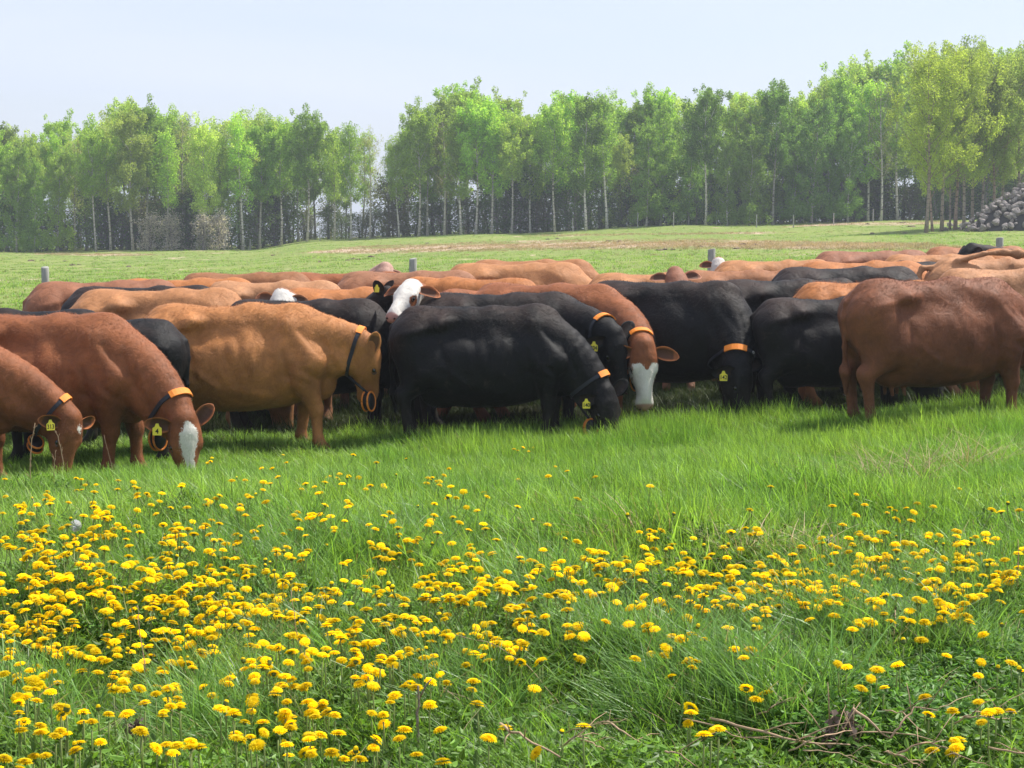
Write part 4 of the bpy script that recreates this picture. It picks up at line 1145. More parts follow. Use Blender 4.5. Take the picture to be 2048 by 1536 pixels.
# dung pats and clods on the pasture
def clod_mesh(seed):
    nr_ = np.random.default_rng(seed); V = []; n1, n2 = 4, 9
    for i in range(n1 + 1):
        ph_ = math.pi / 2 * i / n1
        for j in range(n2):
            th = 2 * math.pi * j / n2; k = 1 + .3 * nr_.normal()
            V.append((math.sin(ph_ + .05) * math.cos(th) * k, math.sin(ph_ + .05) * math.sin(th) * k * .8, math.cos(ph_) * .45 * (1 + .25 * nr_.normal()) - .05))
    return mesh_from('clod', V, [(i * n2 + j, (i + 1) * n2 + j, (i + 1) * n2 + (j + 1) % n2, i * n2 + (j + 1) % n2) for i in range(n1) for j in range(n2)], [M_CLOD], False)
M_CLOD = simple('dark_clod', (.17, .125, .085), .95, .4, 8)
CL = [clod_mesh(i) for i in range(4)]
CP = [(62, 522, .28), (84, 521, .2), (131, 523, .2), (146, 531, .24), (158, 530, .18), (258, 534, .22), (548, 511, .2), (706, 519, .2), (716, 520, .2), (742, 514, .24), (695, 521, .16), (640, 524, .14), (1217, 483, .25), (1239, 484, .3), (1095, 479, .22), (1115, 478, .2), (855, 487, .2), (985, 490, .22), (1185, 496, .2), (1330, 500, .24), (1320, 501, .2), (1345, 500, .18), (1486, 490, .3), (1510, 491, .25), (1475, 498, .22), (1545, 490, .2), (1642, 486, .2), (1750, 487, .2), (1824, 454, .35), (1744, 468, .3), (1810, 467, .25), (1735, 449, .3), (1806, 446, .3), (1500, 498, .2), (900, 497, .2), (760, 503, .2), (1600, 492, .2), (1690, 490, .2), (1250, 490, .2), (1400, 494, .2)]
for i, (bx, by, sz) in enumerate(CP):
    x, y, z = ground_at(bx, by, 0, 45, 149)
    o = link('dung_clod', CL[i % 4], None, (x, y, z), 'small dark clod of dung or earth on the far pasture', 'clod', 'dark clods on the far pasture')
    o.scale = (sz * .95, sz * .8, sz * .7); o.rotation_euler = (0, 0, rnd.uniform(0, 6))
# ================================================================= GRASS
def blade(g, base, h, w, az, bend, curl=0.0, seg=4, m=0, tipw=0.08):
    dx, dy = math.cos(az), math.sin(az); sx, sy = -dy, dx
    V = []; 
    for i in range(seg + 1):
        t = i / seg
        r_ = bend * t ** 2 * h; z = h * t * (1 - .35 * bend * t)
        ww = w * (1 - t) ** .7 * .5 if i < seg else w * tipw
        c = np.array([base[0] + dx * r_, base[1] + dy * r_, base[2] + z])
        tw = curl * t; ax_ = np.array([sx * math.cos(tw) + dx * math.sin(tw), sy * math.cos(tw) + dy * math.sin(tw), 0])
        V += [c - ax_ * ww, c + ax_ * ww]
    g.add(V, [(2 * i, 2 * i + 1, 2 * i + 3, 2 * i + 2) for i in range(seg)], m)
def tuft(name, seed, n, rad, hmin, hmax, wmin, wmax, mat, lean=(0, 0), bend=.6, straw=0.0, seg=4):
    r = random.Random(seed); g = Geo()
    for i in range(n):
        a = r.uniform(0, 6.28); q = rad * math.sqrt(r.random())
        az = a + r.uniform(-.9, .9) if r.random() < .6 else r.uniform(0, 6.28)
        if r.random() < .45: az = math.atan2(lean[1], lean[0]) + r.uniform(-.6, .6) if lean != (0, 0) else az
        blade(g, (q * math.cos(a), q * math.sin(a), -.02), r.uniform(hmin, hmax), r.uniform(wmin, wmax), az, r.uniform(.15, bend + .3), r.uniform(-1.2, 1.2), seg, 1 if r.random() < straw else 0)
    me = g.mesh(name, [mat, M_STRAW], True)
    return bpy.data.objects.new(name, me)
def leafy(name, seed, n, rad, h, size, mat):
    """low broad-leaved clump made of small leaflets on thin stems"""
    r = random.Random(seed); g = Geo()
    for i in range(n):
        a = r.uniform(0, 6.28); q = rad * math.sqrt(r.random()); z = h * r.uniform(.15, 1) * (1 - .4 * q / rad)
        c = np.array([q * math.cos(a), q * math.sin(a), z])
        u = unit([r.gauss(0, 1), r.gauss(0, 1), r.gauss(.2, .4)]); v = unit(np.cross(u, [r.gauss(0, .4), r.gauss(0, .4), 1]))
        s = size * r.uniform(.6, 1.3); nn = np.cross(u, v) * s * .2
        g.add([c - u * s, c - u * s * .2 + v * s * .42 + nn, c + u * s * .55 + v * s * .30 + nn, c + u * s, c + u * s * .55 - v * s * .30 + nn, c - u * s * .2 - v * s * .42 + nn], [(0, 1, 2, 3), (0, 3, 4, 5)])
    return bpy.data.objects.new(name, g.mesh(name, [mat], False))
def rosette(name, seed, mat, n=11, L=.13):
    """dandelion rosette: jagged leaves spreading and rising from the root"""
    r = random.Random(seed); g = Geo()
    for i in range(n):
        az = 2 * math.pi * i / n + r.uniform(-.3, .3); el = R(r.uniform(20, 70)); ln = L * r.uniform(.7, 1.3)
        d0 = np.array([math.cos(az), math.sin(az), 0]); sd = np.array([-math.sin(az), math.cos(az), 0])
        seg = 9; V = []
        for k in range(seg + 1):
            t = k / seg
            w = .020 * math.sin(math.pi * (t * .85 + .1)) * (1.25 if k % 2 else .5)
            p = d0 * ln * t * math.cos(el * (1 - .5 * t)) + np.array([0, 0, ln * math.sin(el) * (t - .45 * t * t)])
            V += [p - sd * w + [0, 0, .006], p, p + sd * w + [0, 0, .006]]
        g.add(V, [(3 * k, 3 * k + 1, 3 * k + 4, 3 * k + 3) for k in range(seg)] + [(3 * k + 1, 3 * k + 2, 3 * k + 5, 3 * k + 4) for k in range(seg)])
    return bpy.data.objects.new(name, g.mesh(name, [mat], False))

def scatter(name, objs, pts, rots, scales, idxs, label=None):
    """one object whose geometry nodes put the given tuft shapes on its points"""
    me = mesh_from(name, pts, [], attrs={'rot': ('FLOAT_VECTOR', rots), 'scl': ('FLOAT_VECTOR', scales), 'pick': ('INT', idxs)})
    col = bpy.data.collections.new(name + '_shapes')
    for i, o in enumerate(objs):
        o.name = '%s_shape_%02d' % (name, i); col.objects.link(o)
    o = link(name, me, kind='stuff', label=label)
    ng = bpy.data.node_groups.new(name, 'GeometryNodeTree')
    ng.interface.new_socket('Geometry', in_out='INPUT', socket_type='NodeSocketGeometry')
    ng.interface.new_socket('Geometry', in_out='OUTPUT', socket_type='NodeSocketGeometry')
    gi = ng.nodes.new('NodeGroupInput'); go = ng.nodes.new('NodeGroupOutput')
    ci = ng.nodes.new('GeometryNodeCollectionInfo'); ci.inputs['Collection'].default_value = col
    ci.inputs['Separate Children'].default_value = True; ci.inputs['Reset Children'].default_value = True
    ip = ng.nodes.new('GeometryNodeInstanceOnPoints'); ip.inputs['Pick Instance'].default_value = True
    def na(n, ty):
        a = ng.nodes.new('GeometryNodeInputNamedAttribute'); a.data_type = ty; a.inputs['Name'].default_value = n
        return [s for s in a.outputs if s.enabled and s.name == 'Attribute'][0]
    L = ng.links
    L.new(gi.outputs[0], ip.inputs['Points']); L.new(ci.outputs[0], ip.inputs['Instance'])
    L.new(na('pick', 'INT'), ip.inputs['Instance Index']); L.new(na('rot', 'FLOAT_VECTOR'), ip.inputs['Rotation']); L.new(na('scl', 'FLOAT_VECTOR'), ip.inputs['Scale'])
    L.new(ip.outputs[0], go.inputs[0])
    md = o.modifiers.new('scatter', 'NODES'); md.node_group = ng
    return o

def sample_area(n, y0, y1, marg=0.6, power=1.0):
    """random ground points inside the camera's wedge (with side room)"""
    ys = y0 + (y1 - y0) * rng.random(n) ** power
    half = ys * (1024 / F) + marg
    xs = (rng.random(n) * 2 - 1) * half
    return xs, ys
def vnoise(x, y, s, seed=0):
    return (np.sin(x * s * 1.7 + seed) * np.sin(y * s * 1.3 + seed * 2.1) + np.sin(x * s * .9 - y * s * 1.1 + seed * .7) * .7 + np.sin(x * s * 3.1 + y * s * 2.3 + seed * 1.9) * .4) / 2.1
def mkscatter(name, objs, xs, ys, smin, smax, tilt=.15, label=None, hmul=None):
    n = len(xs); zs = terr(xs, ys)
    s = rng.uniform(smin, smax, n)
    sc = np.stack([s, s, s * (hmul if hmul is not None else 1.0) * rng.uniform(.85, 1.15, n)], 1)
    rots = np.stack([rng.normal(0, tilt, n), rng.normal(0, tilt, n), rng.uniform(-.7, .7, n)], 1)
    return scatter(name, objs, np.stack([xs, ys, zs], 1), rots, sc, rng.integers(0, len(objs), n), label)

LEAN = (-.9, -.1)
tall = [tuft('t', 200 + i, 34, .11, .08, .23, .0045, .0095, M_GRASS, LEAN, .42, .03) for i in range(8)]
short = [tuft('s', 220 + i, 40, .10, .05, .14, .003, .0065, M_GRASS, LEAN, .7, .09) for i in range(5)]
blue = [tuft('b', 240 + i, 46, .11, .10, .24, .004, .008, M_GRASS_BLUE, LEAN, .8, .04) for i in range(4)]
# tall stand between the weeds and the cattle, and under them
EPX = [0, 300, 450, 600, 800, 1000, 1250, 1450, 1700, 2048]
EDD = [ground_at(a_, b_)[1] for a_, b_ in zip(EPX, [975, 1010, 1080, 1140, 1110, 1120, 1145, 1085, 1050, 1030])]
def flower_zone(x, y):   # 1 where dandelions and low weeds dominate (near), 0 in the tall grass
    px_ = 1024 + F * x / np.maximum(y, 1)
    edge = np.interp(px_, EPX, EDD) + .35 * np.sin(x * 5.1 + 1) + .25 * np.sin(x * 11 + y * 3)
    return 1 / (1 + np.exp((y - edge) * 2.2))
xs, ys = sample_area(33000, 6.0, 17.0, .6, .85)
keep = rng.random(len(xs)) > flower_zone(xs, ys) * .85
xs, ys = xs[keep], ys[keep]
mkscatter('tall_grass', tall, xs, ys, .75, 1.15, .13, 'tall bright green meadow grass', hmul=(1 - .34 * np.clip((ys - 12.5) / 2, 0, 1) * np.clip((-1.2 - xs) / .8, 0, 1) + .28 * np.clip((ys - 14) / 1.5, 0, 1) * np.clip((xs + 1.6) / .8, 0, 1)) * (1 + .38 * vnoise(xs, ys, 1.9, 3) + .15 * vnoise(xs, ys, 6, 8)))
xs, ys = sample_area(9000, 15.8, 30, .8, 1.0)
trod_shade = [tuft('u', 290 + i, 30, .12, .05, .18, .004, .008, M_TROD_SHADE, LEAN, .8, .0) for i in range(4)]
mkscatter('trodden_grass_painted_shade', trod_shade, xs, ys, .8, 1.3, .3, 'grazed and trodden grass under the herd')
xs, ys = sample_area(21000, 3.5, 11.5, .5, .9)
keep = (rng.random(len(xs)) < flower_zone(xs, ys) + .1) & (vnoise(xs, ys, 4.2, 11) > -.5 - .3 * rng.random(len(xs)))
xs, ys = xs[keep], ys[keep]
mkscatter('low_grass', short, xs, ys, .8, 1.25, .2, 'short grass between the dandelions', hmul=1 + .3 * vnoise(xs, ys, 2.3, 1))
weeds = [leafy('w', 260 + i, 120, .10, .11, .013, M_WEED) for i in range(4)] + [rosette('r', 270 + i, M_WEED, 12, .10) for i in range(2)]
xs, ys = sample_area(15000, 3.5, 11.5, .5, .9)
keep = (rng.random(len(xs)) < flower_zone(xs, ys)) & (vnoise(xs, ys, 2.0, 5) > -.25) & (vnoise(xs, ys, 4.2, 11) > -.5 - .2 * rng.random(len(xs)))
xs, ys = xs[keep], ys[keep]
mkscatter('broad_leaved_weeds', weeds, xs, ys, .7, 1.2, .15, 'low broad leaved weeds and dandelion leaves')
# bluish tussocks at their places
TUS = [(1620, 1255, 150, 90), (1780, 1240, 150, 80), (1900, 1290, 130, 60), (1480, 1400, 110, 60), (1560, 1440, 90, 60), (620, 1120, 130, 60), (480, 1100, 90, 50), (900, 1060, 160, 60),
       (1330, 1330, 110, 60), (1200, 1300, 80, 50), (620, 1300, 80, 50), (80, 1420, 90, 60), (420, 1480, 120, 70), (950, 1420, 100, 60), (1330, 1450, 90, 50), (1950, 1200, 90, 50), (1100, 1180, 80, 50)]
bx_, by_ = [], []
for cx, cy_, sx_, sy_ in TUS:
    for _ in range(int(sx_ * sy_ / 115)):
        x, y, z = ground_at(cx + rnd.gauss(0, sx_ * .45), min(1560, cy_ + 25 + rnd.gauss(0, sy_ * .45)), 0, 3.2, 16)
        bx_.append(x); by_.append(y)
mkscatter('grass_tussocks', blue, np.array(bx_), np.array(by_), .75, 1.25, .25, 'long bluish green grass tussocks')
bx_, by_ = [], []
for cx, cy_, sx_, sy_ in [(1800, 1440, 190, 60), (1620, 1490, 120, 50), (1930, 1380, 110, 60), (1500, 1170, 100, 30), (1330, 1390, 110, 45), (1430, 1330, 80, 40), (1190, 1500, 120, 40), (1290, 1210, 70, 25), (2010, 1010, 60, 30), (830, 1350, 120, 50), (600, 1240, 100, 40), (300, 1300, 120, 40)]:
    for _ in range(int(sx_ * sy_ / 160)):
        x, y, z = ground_at(cx + rnd.gauss(0, sx_ * .45), min(1570, cy_ + 20 + rnd.gauss(0, sy_ * .45)), 0, 3.2, 16)
        bx_.append(x); by_.append(y)
lush = [leafy('l', 340 + i, 190, .12, .12, .0105, M_LUSH) for i in range(4)]
mkscatter('lush_dark_weeds', lush, np.array(bx_), np.array(by_), .7, 1.15, .2, 'dark lush leafy weeds in thick patches')
# low grazed sward of the far pasture, so that it has relief
sward = [tuft('f', 300 + i, 26, .28, .03, .09, .012, .03, M_GRASS, (0, 0), .8, .12, 2) for i in range(3)]
ys = 42 * np.exp(rng.random(15000) * math.log(150 / 42.)); xs = (rng.random(15000) * 2 - 1) * (ys * .31)
kd = dry_amount(xs, ys) < .25
xs, ys = xs[kd], ys[kd]
ys2 = 60 * np.exp(rng.random(60000) * math.log(150 / 60.)); xs2 = (rng.random(60000) * 2 - 1) * (ys2 * .31)
kd2 = dry_amount(xs2, ys2) > .12 + .25 * rng.random(60000)
stub = [tuft('v', 320 + i, 16, .20, .03, .12, .010, .028, M_STRAW, (0, 0), 1.2, .2, 2) for i in range(3)]
mkscatter('dry_stubble', stub, xs2[kd2], ys2[kd2], .6, 1.3, .2, 'dry straw stubble on the worn strips of the pasture')
mkscatter('pasture_sward', sward, xs, ys, .7, 1.3, .1, 'short grazed pasture grass')

# ================================================================= DANDELIONS
def flower_mesh(seed, droop=.25):
    r = random.Random(seed); g = Geo()
    for ring, (n, r0, r1, z0, z1) in enumerate([(22, .004, .0205, -.001, -.0015 - .006 * droop), (20, .003, .0180, .002, .0035), (16, .002, .0140, .004, .0075), (12, .001, .0095, .006, .0105), (8, 0, .0055, .008, .0115)]):
        for i in range(n):
            a = 2 * math.pi * (i + r.uniform(-.25, .25)) / n + ring * .4
            d0 = np.array([math.cos(a), math.sin(a), 0]); sd = np.array([-math.sin(a), math.cos(a), 0])
            w0 = max(.0008, 2.4 * r0 / n * 1.2); w1 = 2.9 * r1 / n; rr = r1 * r.uniform(.88, 1.08); zz = z1 + r.uniform(-.001, .0012)
            g.add([d0 * r0 - sd * w0 + [0, 0, z0], d0 * r0 + sd * w0 + [0, 0, z0], d0 * rr * .75 + sd * w1 + [0, 0, (z0 + zz) / 2 + .0025], d0 * rr + [0, 0, zz], d0 * rr * .75 - sd * w1 + [0, 0, (z0 + zz) / 2 + .0025]], [(0, 1, 2, 3), (0, 3, 4)])
    # green cup below
    k = 8; V = []
    for rr, z in ((.002, -.018), (.0062, -.014), (.0066, -.006), (.009, -.0015)):
        V += [(rr * math.cos(2 * math.pi * j / k), rr * math.sin(2 * math.pi * j / k), z) for j in range(k)]
    g.add(V, [(i * k + j, i * k + (j + 1) % k, (i + 1) * k + (j + 1) % k, (i + 1) * k + j) for i in range(3) for j in range(k)], 1)
    return g.mesh('flower_head', [M_PETAL, M_SEPAL], False)
def stem_mesh(seed):
    r = random.Random(seed); g = Geo()
    bx, by = r.uniform(-.25, .25), r.uniform(-.25, .25)
    g.tube([(bx * (1 - t) ** 2 * .3, by * (1 - t) ** 2 * .3, -1 + t) for t in (0, .25, .5, .75, 1)], .0022, 5)
    me = g.mesh('stem', [M_STEM])
    return me
FLOW = [flower_mesh(400 + i, .2 + .4 * i) for i in range(5)]
def stem_unit(seed):       # unit stem 0.16 m long ending under the head
    r = random.Random(seed); g = Geo(); bx, by = r.uniform(-.035, .035), r.uniform(-.02, .02)
    g.tube([(bx * (1 - t) ** 2, by * (1 - t) ** 2, -.16 + .145 * t) for t in (0, .25, .5, .75, 1)], .0021, 5)
    return g.mesh('stem', [M_STEM])
STEMS = [stem_unit(i) for i in range(4)]
def bud_mesh(seed):
    r = random.Random(seed); g = Geo(); k = 9; rows = [(.002, -.018, 1), (.0068, -.012, 1), (.0072, -.004, 1), (.0070, .003, 1), (.0062, .008, 0), (.0045, .013, 0), (.001, .015, 0)]
    V = [(rr * math.cos(2 * math.pi * j / k) * (1 + .12 * (j % 2)), rr * math.sin(2 * math.pi * j / k) * (1 + .12 * (j % 2)), z + r.uniform(-.0006, .0006)) for rr, z, _ in rows for j in range(k)]
    for i in range(len(rows) - 1):
        g.add(V if i == 0 else [], []) if i == 0 else None
        for j in range(k): g.F.append((i * k + j, i * k + (j + 1) % k, (i + 1) * k + (j + 1) % k, (i + 1) * k + j)); g.M.append(1 if i < 3 else 0)
    return g.mesh('flower_head', [M_PETAL, M_SEPAL], False)
BUD = bud_mesh(1)
DG = [
 [0, 0, 0, 2, 3, 3, 2, 2, 3, 1, 0, 0, 0, 0, 0, 0],
 [6, 8, 8, 8, 8, 9, 6, 5, 3, 1, 1, 0, 1, 1, 1, 0],
 [12, 14, 9, 5, 9, 8, 7, 4, 2, 1, 1, 1, 0, 5, 4, 3],
 [24, 28, 13, 13, 9, 7, 7, 5, 5, 5, 11, 7, 4, 15, 11, 15],
 [24, 14, 22, 22, 13, 5, 13, 11, 15, 21, 20, 17, 23, 26, 22, 21],
 [20, 22, 24, 20, 21, 13, 17, 23, 13, 11, 11, 21, 26, 16, 19, 15],
 [26, 11, 17, 19, 21, 11, 17, 5, 13, 5, 6, 4, 1, 6, 8, 6],
 [15, 17, 11, 5, 13, 17, 11, 13, 6, 3, 2, 3, 0, 1, 2, 0],
 [13, 9, 13, 15, 15, 11, 12, 4, 2, 0, 5, 0, 0, 3, 2, 6],
 [13, 15, 13, 9, 11, 4, 2, 1, 1, 0, 4, 3, 0, 2, 3, 5],
 [11, 2, 3, 5, 11, 8, 3, 2, 1, 1, 2, 2, 0, 0, 0, 0],
 [6, 4, 4, 4, 7, 6, 1, 1, 1, 0, 0, 0, 0, 0, 5, 0]]
heads = []
for ri, rw in enumerate(DG):
    for ci_, n in enumerate(rw):
        seeds = [(rnd.random(), rnd.random()) for _ in range(max(1, n // 4))]
        for _ in range(int(n * (1.42 if ri < 8 else .95) + .5)):
            if rnd.random() < .55:
                s0 = rnd.choice(seeds); fx = s0[0] + rnd.gauss(0, .13); fy = s0[1] + rnd.gauss(0, .12)
            else: fx, fy = rnd.random(), rnd.random()
            pxx = (ci_ + fx) * 128; pyy = 900 + (ri + fy) * 53
            hgt = rnd.uniform(.13, .20) + (.03 if pyy < 1060 else 0)
            x, y, z = ground_at(pxx, pyy, hgt, 3.2, 17)
            heads.append((y, x, z, hgt))
heads.sort()
def dlab(x, y):
    a, b = pxy(x, y, float(terr(x, y)) + .15)
    col_ = ['at the far left', 'left of the centre', 'at the centre', 'right of the centre', 'at the far right'][min(4, max(0, int(a / 410)))]
    row_ = 'on the bottom edge' if b > 1480 else 'low in the foreground' if b > 1400 else 'in the near flower patch' if b > 1310 else 'farther up in the flowers'
    return 'yellow dandelion ' + row_ + ' ' + col_
nearn = 297
for i, (y, x, z, hgt) in enumerate(heads[:nearn]):
    e = link('dandelion', None, None, (x, y, z + hgt), dlab(x, y), 'dandelion', 'dandelions flowering in the foreground')
    tx, ty = (rnd.gauss(0, .16), rnd.gauss(0, .16)) if rnd.random() < .88 else (rnd.uniform(.3, .9), rnd.uniform(-.4, .4))
    k = rnd.uniform(.66, 1.0)
    fo = link('flower_head', BUD if i % 14 == 5 else FLOW[i % 5], e); fo.rotation_euler = (tx, ty, rnd.uniform(0, 6)); fo.scale = (k, k, k * rnd.uniform(.45, .72))
    so = link('stem', STEMS[i % 4], e); so.scale = (1, 1, (hgt + .02) / .16); so.rotation_euler = (0, 0, rnd.uniform(0, 6))
rest = heads[nearn:]
def joined(i):
    g = bpy.data.meshes.new('fl')
    A = BUD if i == 9 else FLOW[i % 5]; B = STEMS[i % 4]
    G = Geo()
    for me, mo in ((A, 0), (B, 2)):
        co = [tuple(v.co) for v in me.vertices]
        fs = [tuple(p.vertices) for p in me.polygons]; ms = [p.material_index + mo for p in me.polygons]
        s0 = G.n; G.V.append(np.array(co)); 
        for f_, m_ in zip(fs, ms): G.F.append(tuple(q + s0 for q in f_)); G.M.append(m_)
        G.n += len(co)
    return bpy.data.objects.new('fl', G.mesh('fl', [M_PETAL, M_SEPAL, M_STEM], False))
xs = np.array([h_[1] for h_ in rest]); ys = np.array([h_[0] for h_ in rest]); zs = np.array([h_[2] + h_[3] for h_ in rest])
n = len(rest); k = rng.uniform(.68, .96, n)
scatter('farther_dandelions', [joined(i) for i in range(10)], np.stack([xs, ys, zs], 1), np.stack([rng.normal(0, .2, n), rng.normal(0, .2, n), rng.uniform(0, 6, n)], 1),
        np.stack([k * 1.05, k * 1.05, k * .55], 1), rng.integers(0, 10, n), 'yellow dandelions farther back in the meadow')
# one seed head among them
x, y, z = ground_at(151, 1052, .2)
g = Geo()
for i in range(160):
    v = unit([rnd.gauss(0, 1), rnd.gauss(0, 1), rnd.gauss(0, 1)]); s_ = unit(np.cross(v, [.3, .5, .8]))
    g.add([v * .004 - s_ * .0006, v * .004 + s_ * .0006, v * .024 + s_ * .0025, v * .024 - s_ * .0025], [(0, 1, 2, 3)])
e = link('dandelion_clock', None, None, (x, y, z + .2), 'white fluffy dandelion seed head in the left flower patch', 'dandelion')
link('seed_head', g.mesh('seed_head', [simple('seed_fluff', (.8, .8, .78), .9)], False), e)
so = link('stem', STEMS[0], e); so.scale = (1, 1, 1.35)

# ================================================================= DRY STALKS AND STRAW
def dry_tuft(px_, py_, n, rad, h, label, mat=M_STRAW, spread=1.0):
    x, y, z = ground_at(px_, py_, 0)
    g = Geo(); r = random.Random(int(px_))
    for i in range(n):
        a = r.uniform(0, 6.28); q = rad * math.sqrt(r.random())
        bx, by = q * math.cos(a) * 1.6, q * math.sin(a)
        blade(g, (bx, by, float(terr(x + bx, y + by)) - z - .01), h * r.uniform(.5, 1.25), r.uniform(.004, .009), r.uniform(0, 6.28), r.uniform(.4, 1.6) * spread, r.uniform(-1.5, 1.5), 6)
    return link('dry_grass_tuft', g.mesh('dry_grass_tuft', [mat]), None, (x, y, z), label, 'dry grass')
dry_tuft(1800, 985, 220, .28, .34, 'pale dry grass tuft at the right below the large brown cow, left one of two')
dry_tuft(1895, 970, 200, .24, .42, 'pale dry grass tuft with tall tips at the right, right one of two')
dry_tuft(1560, 1140, 220, .17, .22, 'straw coloured dry tuft among the dandelions right of centre')
dry_tuft(1240, 1115, 110, .12, .24, 'thin dry tuft at the upper edge of the dandelions in the middle')
dry_tuft(600, 1075, 40, .14, .16, 'small bleached tuft in the grass left of centre')
dry_tuft(1130, 1130, 40, .10, .14, 'small faded tuft at the start of the right dandelion band')
def stalk(pts_px, rad, label, mat=M_DEAD, branches=0, name='dead_stalk', lift=.03, up=False, seed=0, leaves=0):
    """dry stalk lying or standing where the photo shows it; points are (px,py,height above ground)"""
    r = random.Random(seed); W_ = []
    for a, b, hh in pts_px:
        if up and W_:
            y0 = W_[0][1]; p = P(a, b, y0 + r.uniform(-.01, .01)); W_.append(p)
        else:
            x, y, z = ground_at(a, b, hh); W_.append(np.array([x, y, z + hh]))
    W_ = np.array(W_); o0 = W_[0].copy(); g = Geo()
    Wl = W_ - o0; n = len(Wl)
    tt = np.linspace(0, n - 1, n * 3); fine = np.stack([np.interp(tt, range(n), Wl[:, q]) for q in range(3)], 1)
    fine[1:-1] += np.array([[r.gauss(0, .002), r.gauss(0, .002), r.gauss(0, .002)] for _ in range(len(fine) - 2)])
    rad *= (.85 if 'bent dry' in label else 1.0)
    g.tube(fine, np.linspace(rad, rad * .5, len(fine)), 6)
    for b in range(branches):
        i = r.randrange(2, len(fine) - 1); dv = unit(fine[i] - fine[i - 1]) + np.array([r.uniform(-.9, .9), r.uniform(-.3, .3), r.uniform(0, .9)])
        l = r.uniform(.02, .07) if up else r.uniform(.05, .14)
        g.tube([fine[i], fine[i] + unit(dv) * l * .6, fine[i] + unit(dv) * l + [0, 0, -.01]], [rad * .5, rad * .4, rad * .2], 4)
    o = link(name, None if leaves else g.mesh(name, [mat]), None, tuple(o0), label, 'dead stalk')
    if leaves:
        link('stem', g.mesh('stem', [mat]), o)
        g2 = Geo()
        for q in range(leaves):
            c = fine[r.randrange(len(fine))] + np.array([r.gauss(0, .012), r.gauss(0, .012), r.uniform(-.03, .01)])
            u = unit([r.gauss(0, 1) for _ in range(3)]); v = unit(np.cross(u, [r.gauss(0, 1) for _ in range(3)])); s_ = r.uniform(.006, .014)
            g2.add([c - u * s_, c + v * s_ * .6, c + u * s_, c - v * s_ * .6 + u * s_ * .3], [(0, 1, 2, 3)])
        link('withered_leaves', g2.mesh('withered_leaves', [simple('withered', (.17, .125, .10), .9, .4)], False), o)
    return o
stalk([(832, 1560, 0), (834, 1470, 0), (838, 1420, 0), (836, 1372, 0)], .0050, 'upright grey weathered stalk at the bottom, left of the middle', M_DEADGREY, 1, up=True, seed=1)
stalk([(1420, 1440, .12), (1520, 1462, .13), (1600, 1490, .12), (1700, 1500, .11)], .0036, 'long brown dead stalk lying across the weeds at bottom right', M_DEAD, 4, seed=2)
stalk([(1705, 1420, .18), (1740, 1455, .16), (1780, 1490, .12)], .0036, 'short leaning brown stalk end in the dark weeds at bottom right', M_DEAD, 2, seed=3)
stalk([(1780, 1480, .12), (1800, 1450, .15), (1830, 1415, .18), (1875, 1430, .18)], .0028, 'bent forked dry stalk above the darkest weeds at bottom right', M_DEAD, 2, seed=4)
stalk([(1000, 1450, .14), (1050, 1480, .13), (1120, 1520, .12)], .0036, 'pale brown stalk lying at the bottom centre', M_DEAD, 3, seed=5)
stalk([(1040, 1530, .02), (1010, 1560, .02), (1060, 1500, .05)], .003, 'short crossed dry stalk at the bottom edge centre', M_DEAD, 2, seed=6)
stalk([(890, 1270, .16), (990, 1290, .18), (1060, 1340, .15), (1130, 1430, .08)], .0017, 'long thin arching straw stem in the centre foreground', M_STRAW, 0, seed=7)
stalk([(1640, 1540, 0), (1655, 1480, .1), (1665, 1440, .15)], .0034, 'withered plant with hanging brown leaves left of the darkest weeds', M_DEAD, 3, seed=8, leaves=90)
stalk([(1715, 1560, 0), (1712, 1480, .1), (1690, 1430, .14)], .0034, 'withered plant with curled brown leaves in the darkest weeds', M_DEAD, 3, seed=9, leaves=110)
stalk([(1360, 1550, 0), (1375, 1490, .06), (1360, 1450, .1)], .003, 'small withered plant at the bottom between the grass tussocks', M_DEAD, 3, seed=10, leaves=70)
stalk([(265, 1530, 0), (262, 1480, .08), (268, 1450, .12)], .003, 'withered grey brown plant at the bottom left', M_DEADGREY, 3, seed=11, leaves=110)
stalk([(1780, 1340, 0), (1786, 1290, .08), (1790, 1225, .14)], .003, 'dry brown curled leaf stalk in the bluish tussock at right', M_DEAD, 2, seed=12, leaves=50)
stalk([(1560, 1340, .0), (1530, 1290, .08), (1500, 1280, .08)], .003, 'withered clump left of the bluish tussock', M_DEAD, 3, seed=13, leaves=70)
stalk([(298, 1480, 0), (290, 1330, 0), (277, 1240, 0), (274, 1210, 0)], .0018, 'thin dark upright stalk between the dandelions at left', M_DEAD, 1, up=True, seed=14)
stalk([(622, 1420, 0), (605, 1320, 0), (590, 1240, 0), (582, 1180, 0)], .0018, 'thin dark upright stalk between the dandelions left of centre', M_DEAD, 1, up=True, seed=15)
stalk([(2036, 1240, 0), (2034, 1160, 0), (2036, 1078, 0)], .0020, 'dark upright stalk at the right edge among the dandelions', M_DEAD, 2, up=True, seed=16)
stalk([(64, 990, 0), (60, 930, 0), (62, 890, 0), (70, 846, 0)], .0042, 'pale branched dry weed in front of the leftmost cow, left one', simple('pale_twig', (.42, .28, .17), .8), 9, up=True, seed=17)
stalk([(128, 985, 0), (126, 925, 0), (118, 880, 0), (112, 862, 0)], .0036, 'pale branched dry weed in front of the leftmost cow head', simple('pale_twig_b', (.40, .27, .17), .8), 7, up=True, seed=18)
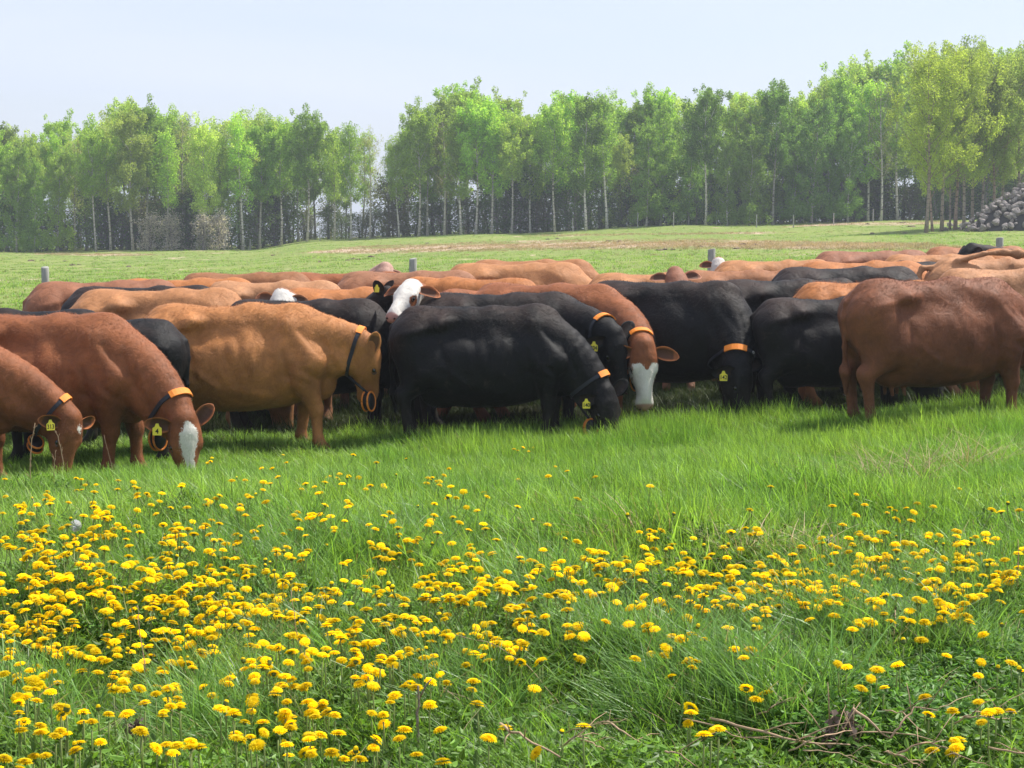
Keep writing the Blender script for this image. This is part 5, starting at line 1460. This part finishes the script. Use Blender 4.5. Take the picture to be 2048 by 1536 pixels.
stalk([(105, 985, 0), (108, 930, 0), (112, 900, 0)], .003, 'short dry weed between two taller ones by the leftmost cow', simple('pale_twig_c', (.38, .26, .16), .8), 4, up=True, seed=19)
stalk([(232, 985, 0), (222, 930, 0), (208, 870, 0)], .0028, 'thin dry weed in front of the legs of the blazed cow', simple('pale_twig_d', (.3, .2, .12), .8), 5, up=True, seed=20)

TR = random.Random(77)
TZ = [('between the grass tussocks at the bottom', 1330, 1600), ('in the dark weeds at the bottom right', 1600, 1850), ('near the bottom right corner', 1850, 2040), ('in the weeds at the bottom centre', 960, 1300)]
for i in range(22):
    zn, xa, xb = TZ[i % 4]
    ax_ = TR.uniform(xa, xb); ay = TR.uniform(1430, 1530); ln = TR.uniform(50, 150); sl = TR.uniform(-.7, .7)
    stalk([(ax_, ay, TR.uniform(.08, .14)), (ax_ + ln * .5, ay + ln * sl * .5 - TR.uniform(0, 14), TR.uniform(.12, .18)), (ax_ + ln, ay + ln * sl, TR.uniform(.06, .12))], TR.uniform(.0018, .0034),
          'bent dry stalk lying ' + zn, M_DEAD if i % 3 else M_STRAW, TR.randint(1, 3), seed=60 + i)['group'] = 'bent dry stalks in the foreground weeds'
# ================================================================= HAZE
hz = Geo()
x0_, x1_, y0_, y1_, z0_, z1_ = -3200, 3200, -70, 3100, -62, 40
V8 = [(x, y, z) for x in (x0_, x1_) for y in (y0_, y1_) for z in (z0_, z1_)]
hz.add(V8, [(0, 1, 3, 2), (4, 6, 7, 5), (0, 4, 5, 1), (2, 3, 7, 6), (0, 2, 6, 4), (1, 5, 7, 3)])
mh = bpy.data.materials.new('haze'); mh.use_nodes = True
mh.node_tree.nodes.clear()
ho = mh.node_tree.nodes.new('ShaderNodeOutputMaterial'); hv = mh.node_tree.nodes.new('ShaderNodeVolumePrincipled')
hv.inputs['Color'].default_value = (.86, .92, 1, 1); hv.inputs['Density'].default_value = .0007; hv.inputs['Anisotropy'].default_value = .2
mh.node_tree.links.new(hv.outputs['Volume'], ho.inputs['Volume'])
HAZE = True
if HAZE:
    link('haze', hz.mesh('haze', [mh], False), kind='stuff')
